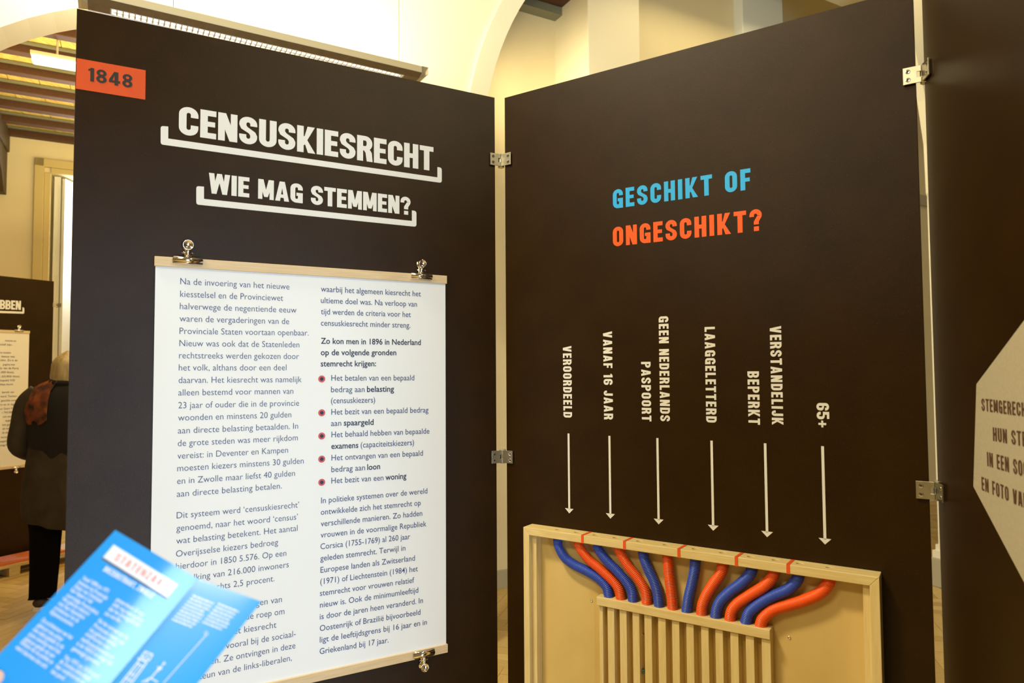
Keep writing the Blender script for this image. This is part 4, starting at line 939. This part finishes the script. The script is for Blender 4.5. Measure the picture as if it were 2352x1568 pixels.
def words(x0_, y0_, x1_, y1_, rows, L_):
    for r_ in range(rows):
        t_ = r_/(rows-1); sx = x0_ + (x1_-x0_)*t_; sy = y0_ + (y1_-y0_)*t_; p = 0; LL = L_*random.uniform(.88, 1.05)
        while p < LL:
            wd = min(random.uniform(14, 38), LL-p)
            P_ = [(sx+p*.94, sy+p*.37), (sx+(p+wd)*.94, sy+(p+wd)*.37), (sx+(p+wd)*.94-6, sy+(p+wd)*.37+9), (sx+p*.94-6, sy+p*.37+9)]
            ppoly(g, B3, nR, P_, .0005); p += wd + 6
words(1622, 680, 1448, 880, 9, 195); words(1842, 752, 1712, 905, 7, 195)
curl(g.V, False); g.build('body_text', M['leafw'], LE, label='tiny white text on the right page')
g = G()
def pline(a_, b_, wd):
    A_ = Vector(a_); B_ = Vector(b_); n_ = (B_-A_).normalized(); n_ = Vector((-n_.y, n_.x))*wd/2
    ppoly(g, B3, nR, [A_+n_, B_+n_, B_-n_, A_-n_], .0005)
pline((1742,1018),(1375,1430),5); 
for k in range(8): pline((1740+14*math.cos(k*.785), 1008+14*math.sin(k*.785)), (1740+14*math.cos(k*.785+.785), 1008+14*math.sin(k*.785+.785)), 4)
for a_, b_, wd in [((1215,1158),(1283,1185),7),((1215,1158),(1180,1205),7),((1283,1185),(1250,1238),7),((1180,1205),(1250,1238),7),((1215,1158),(1250,1238),4),((1283,1185),(1180,1205),4),((1153,1215),(1232,1252),10),
    ((1165,1225),(1150,1262),8),((1232,1250),(1205,1290),8),((1148,1255),(1000,1440),8),((1168,1266),(1020,1450),5),((1190,1276),(1045,1460),5),((1208,1285),(1070,1470),8),((1150,1262),(1210,1288),7),
    ((1085,1340),(1130,1362),7),((1050,1385),(1100,1408),7),((1388,1245),(1330,1330),6),((1370,1258),(1395,1268),6),((1325,1290),(1365,1308),9),((1340,1300),(1270,1385),8),((1270,1385),(1190,1420),8),((1270,1385),(1330,1420),8),((1255,1380),(1230,1430),6)]:
    pline(a_, b_, wd)
curl(g.V, False); g.build('tower_drawing', M['leafw'], LE, label='white line drawing of a tower')

# hand at the lower left corner: palm, thumb over the page, fingers behind
hw_ = lambda px, py, d: CAM + ray(px, py)*d
tp = hw_(-8, 1556, .520); tb = hw_(-75, 1640, .505); wr = hw_(-150, 1900, .46); pal = hw_(-110, 1740, .51)
hp_ = [wr, pal, hw_(-120, 1690, .505), tb, hw_(-35, 1590, .512), tp]; E_ = [(0,1), (1,2), (2,3), (3,4), (4,5)]; R_ = [(.028,.022), (.032,.020), (.016,.014), (.0115,.0105), (.0100,.0090), (.0075,.0065)]
for fi in range(4):
    b_ = len(hp_); dx = fi*22
    hp_ += [hw_(-95+dx*1.6, 1700+fi*16, .545), hw_(-45+dx*1.5, 1660+fi*22, .565), hw_(-10+dx*1.4, 1640+fi*26, .570)]
    E_ += [(1,b_), (b_,b_+1), (b_+1,b_+2)]; R_ += [(.0095,.0095), (.0088,.0088), (.0072,.0070)]
# forearm
b_ = len(hp_); hp_ += [hw_(-190, 2150, .42)]; E_ += [(0,b_)]; R_ += [(.036,.032)]
HA = empty('hand', Matrix.Translation(wr), 'hand of the viewer gripping the blue leaflet at its lower left edge', 'hand')
o = skin('hand_skin', [tuple(p - wr) for p in hp_], E_, R_, M['skin'], HA, 2)
nd = (tp - hw_(-35, 1590, .512)).normalized()
g = G(); c_ = tp - wr + nL*.0062; sdv = nd.cross(nL).normalized()
g.add([c_ + nd*(.0065*math.cos(q)) + sdv*(.0052*math.sin(q)) - nL*(.0012*abs(math.sin(q))) for q in [2*math.pi*k/14 for k in range(14)]] + [c_ + nL*.0008], [(k, (k+1) % 14, 14) for k in range(14)]); g.build('thumbnail', M['nail'], HA, smooth=True)

bpy.data.objects.remove(_fo)
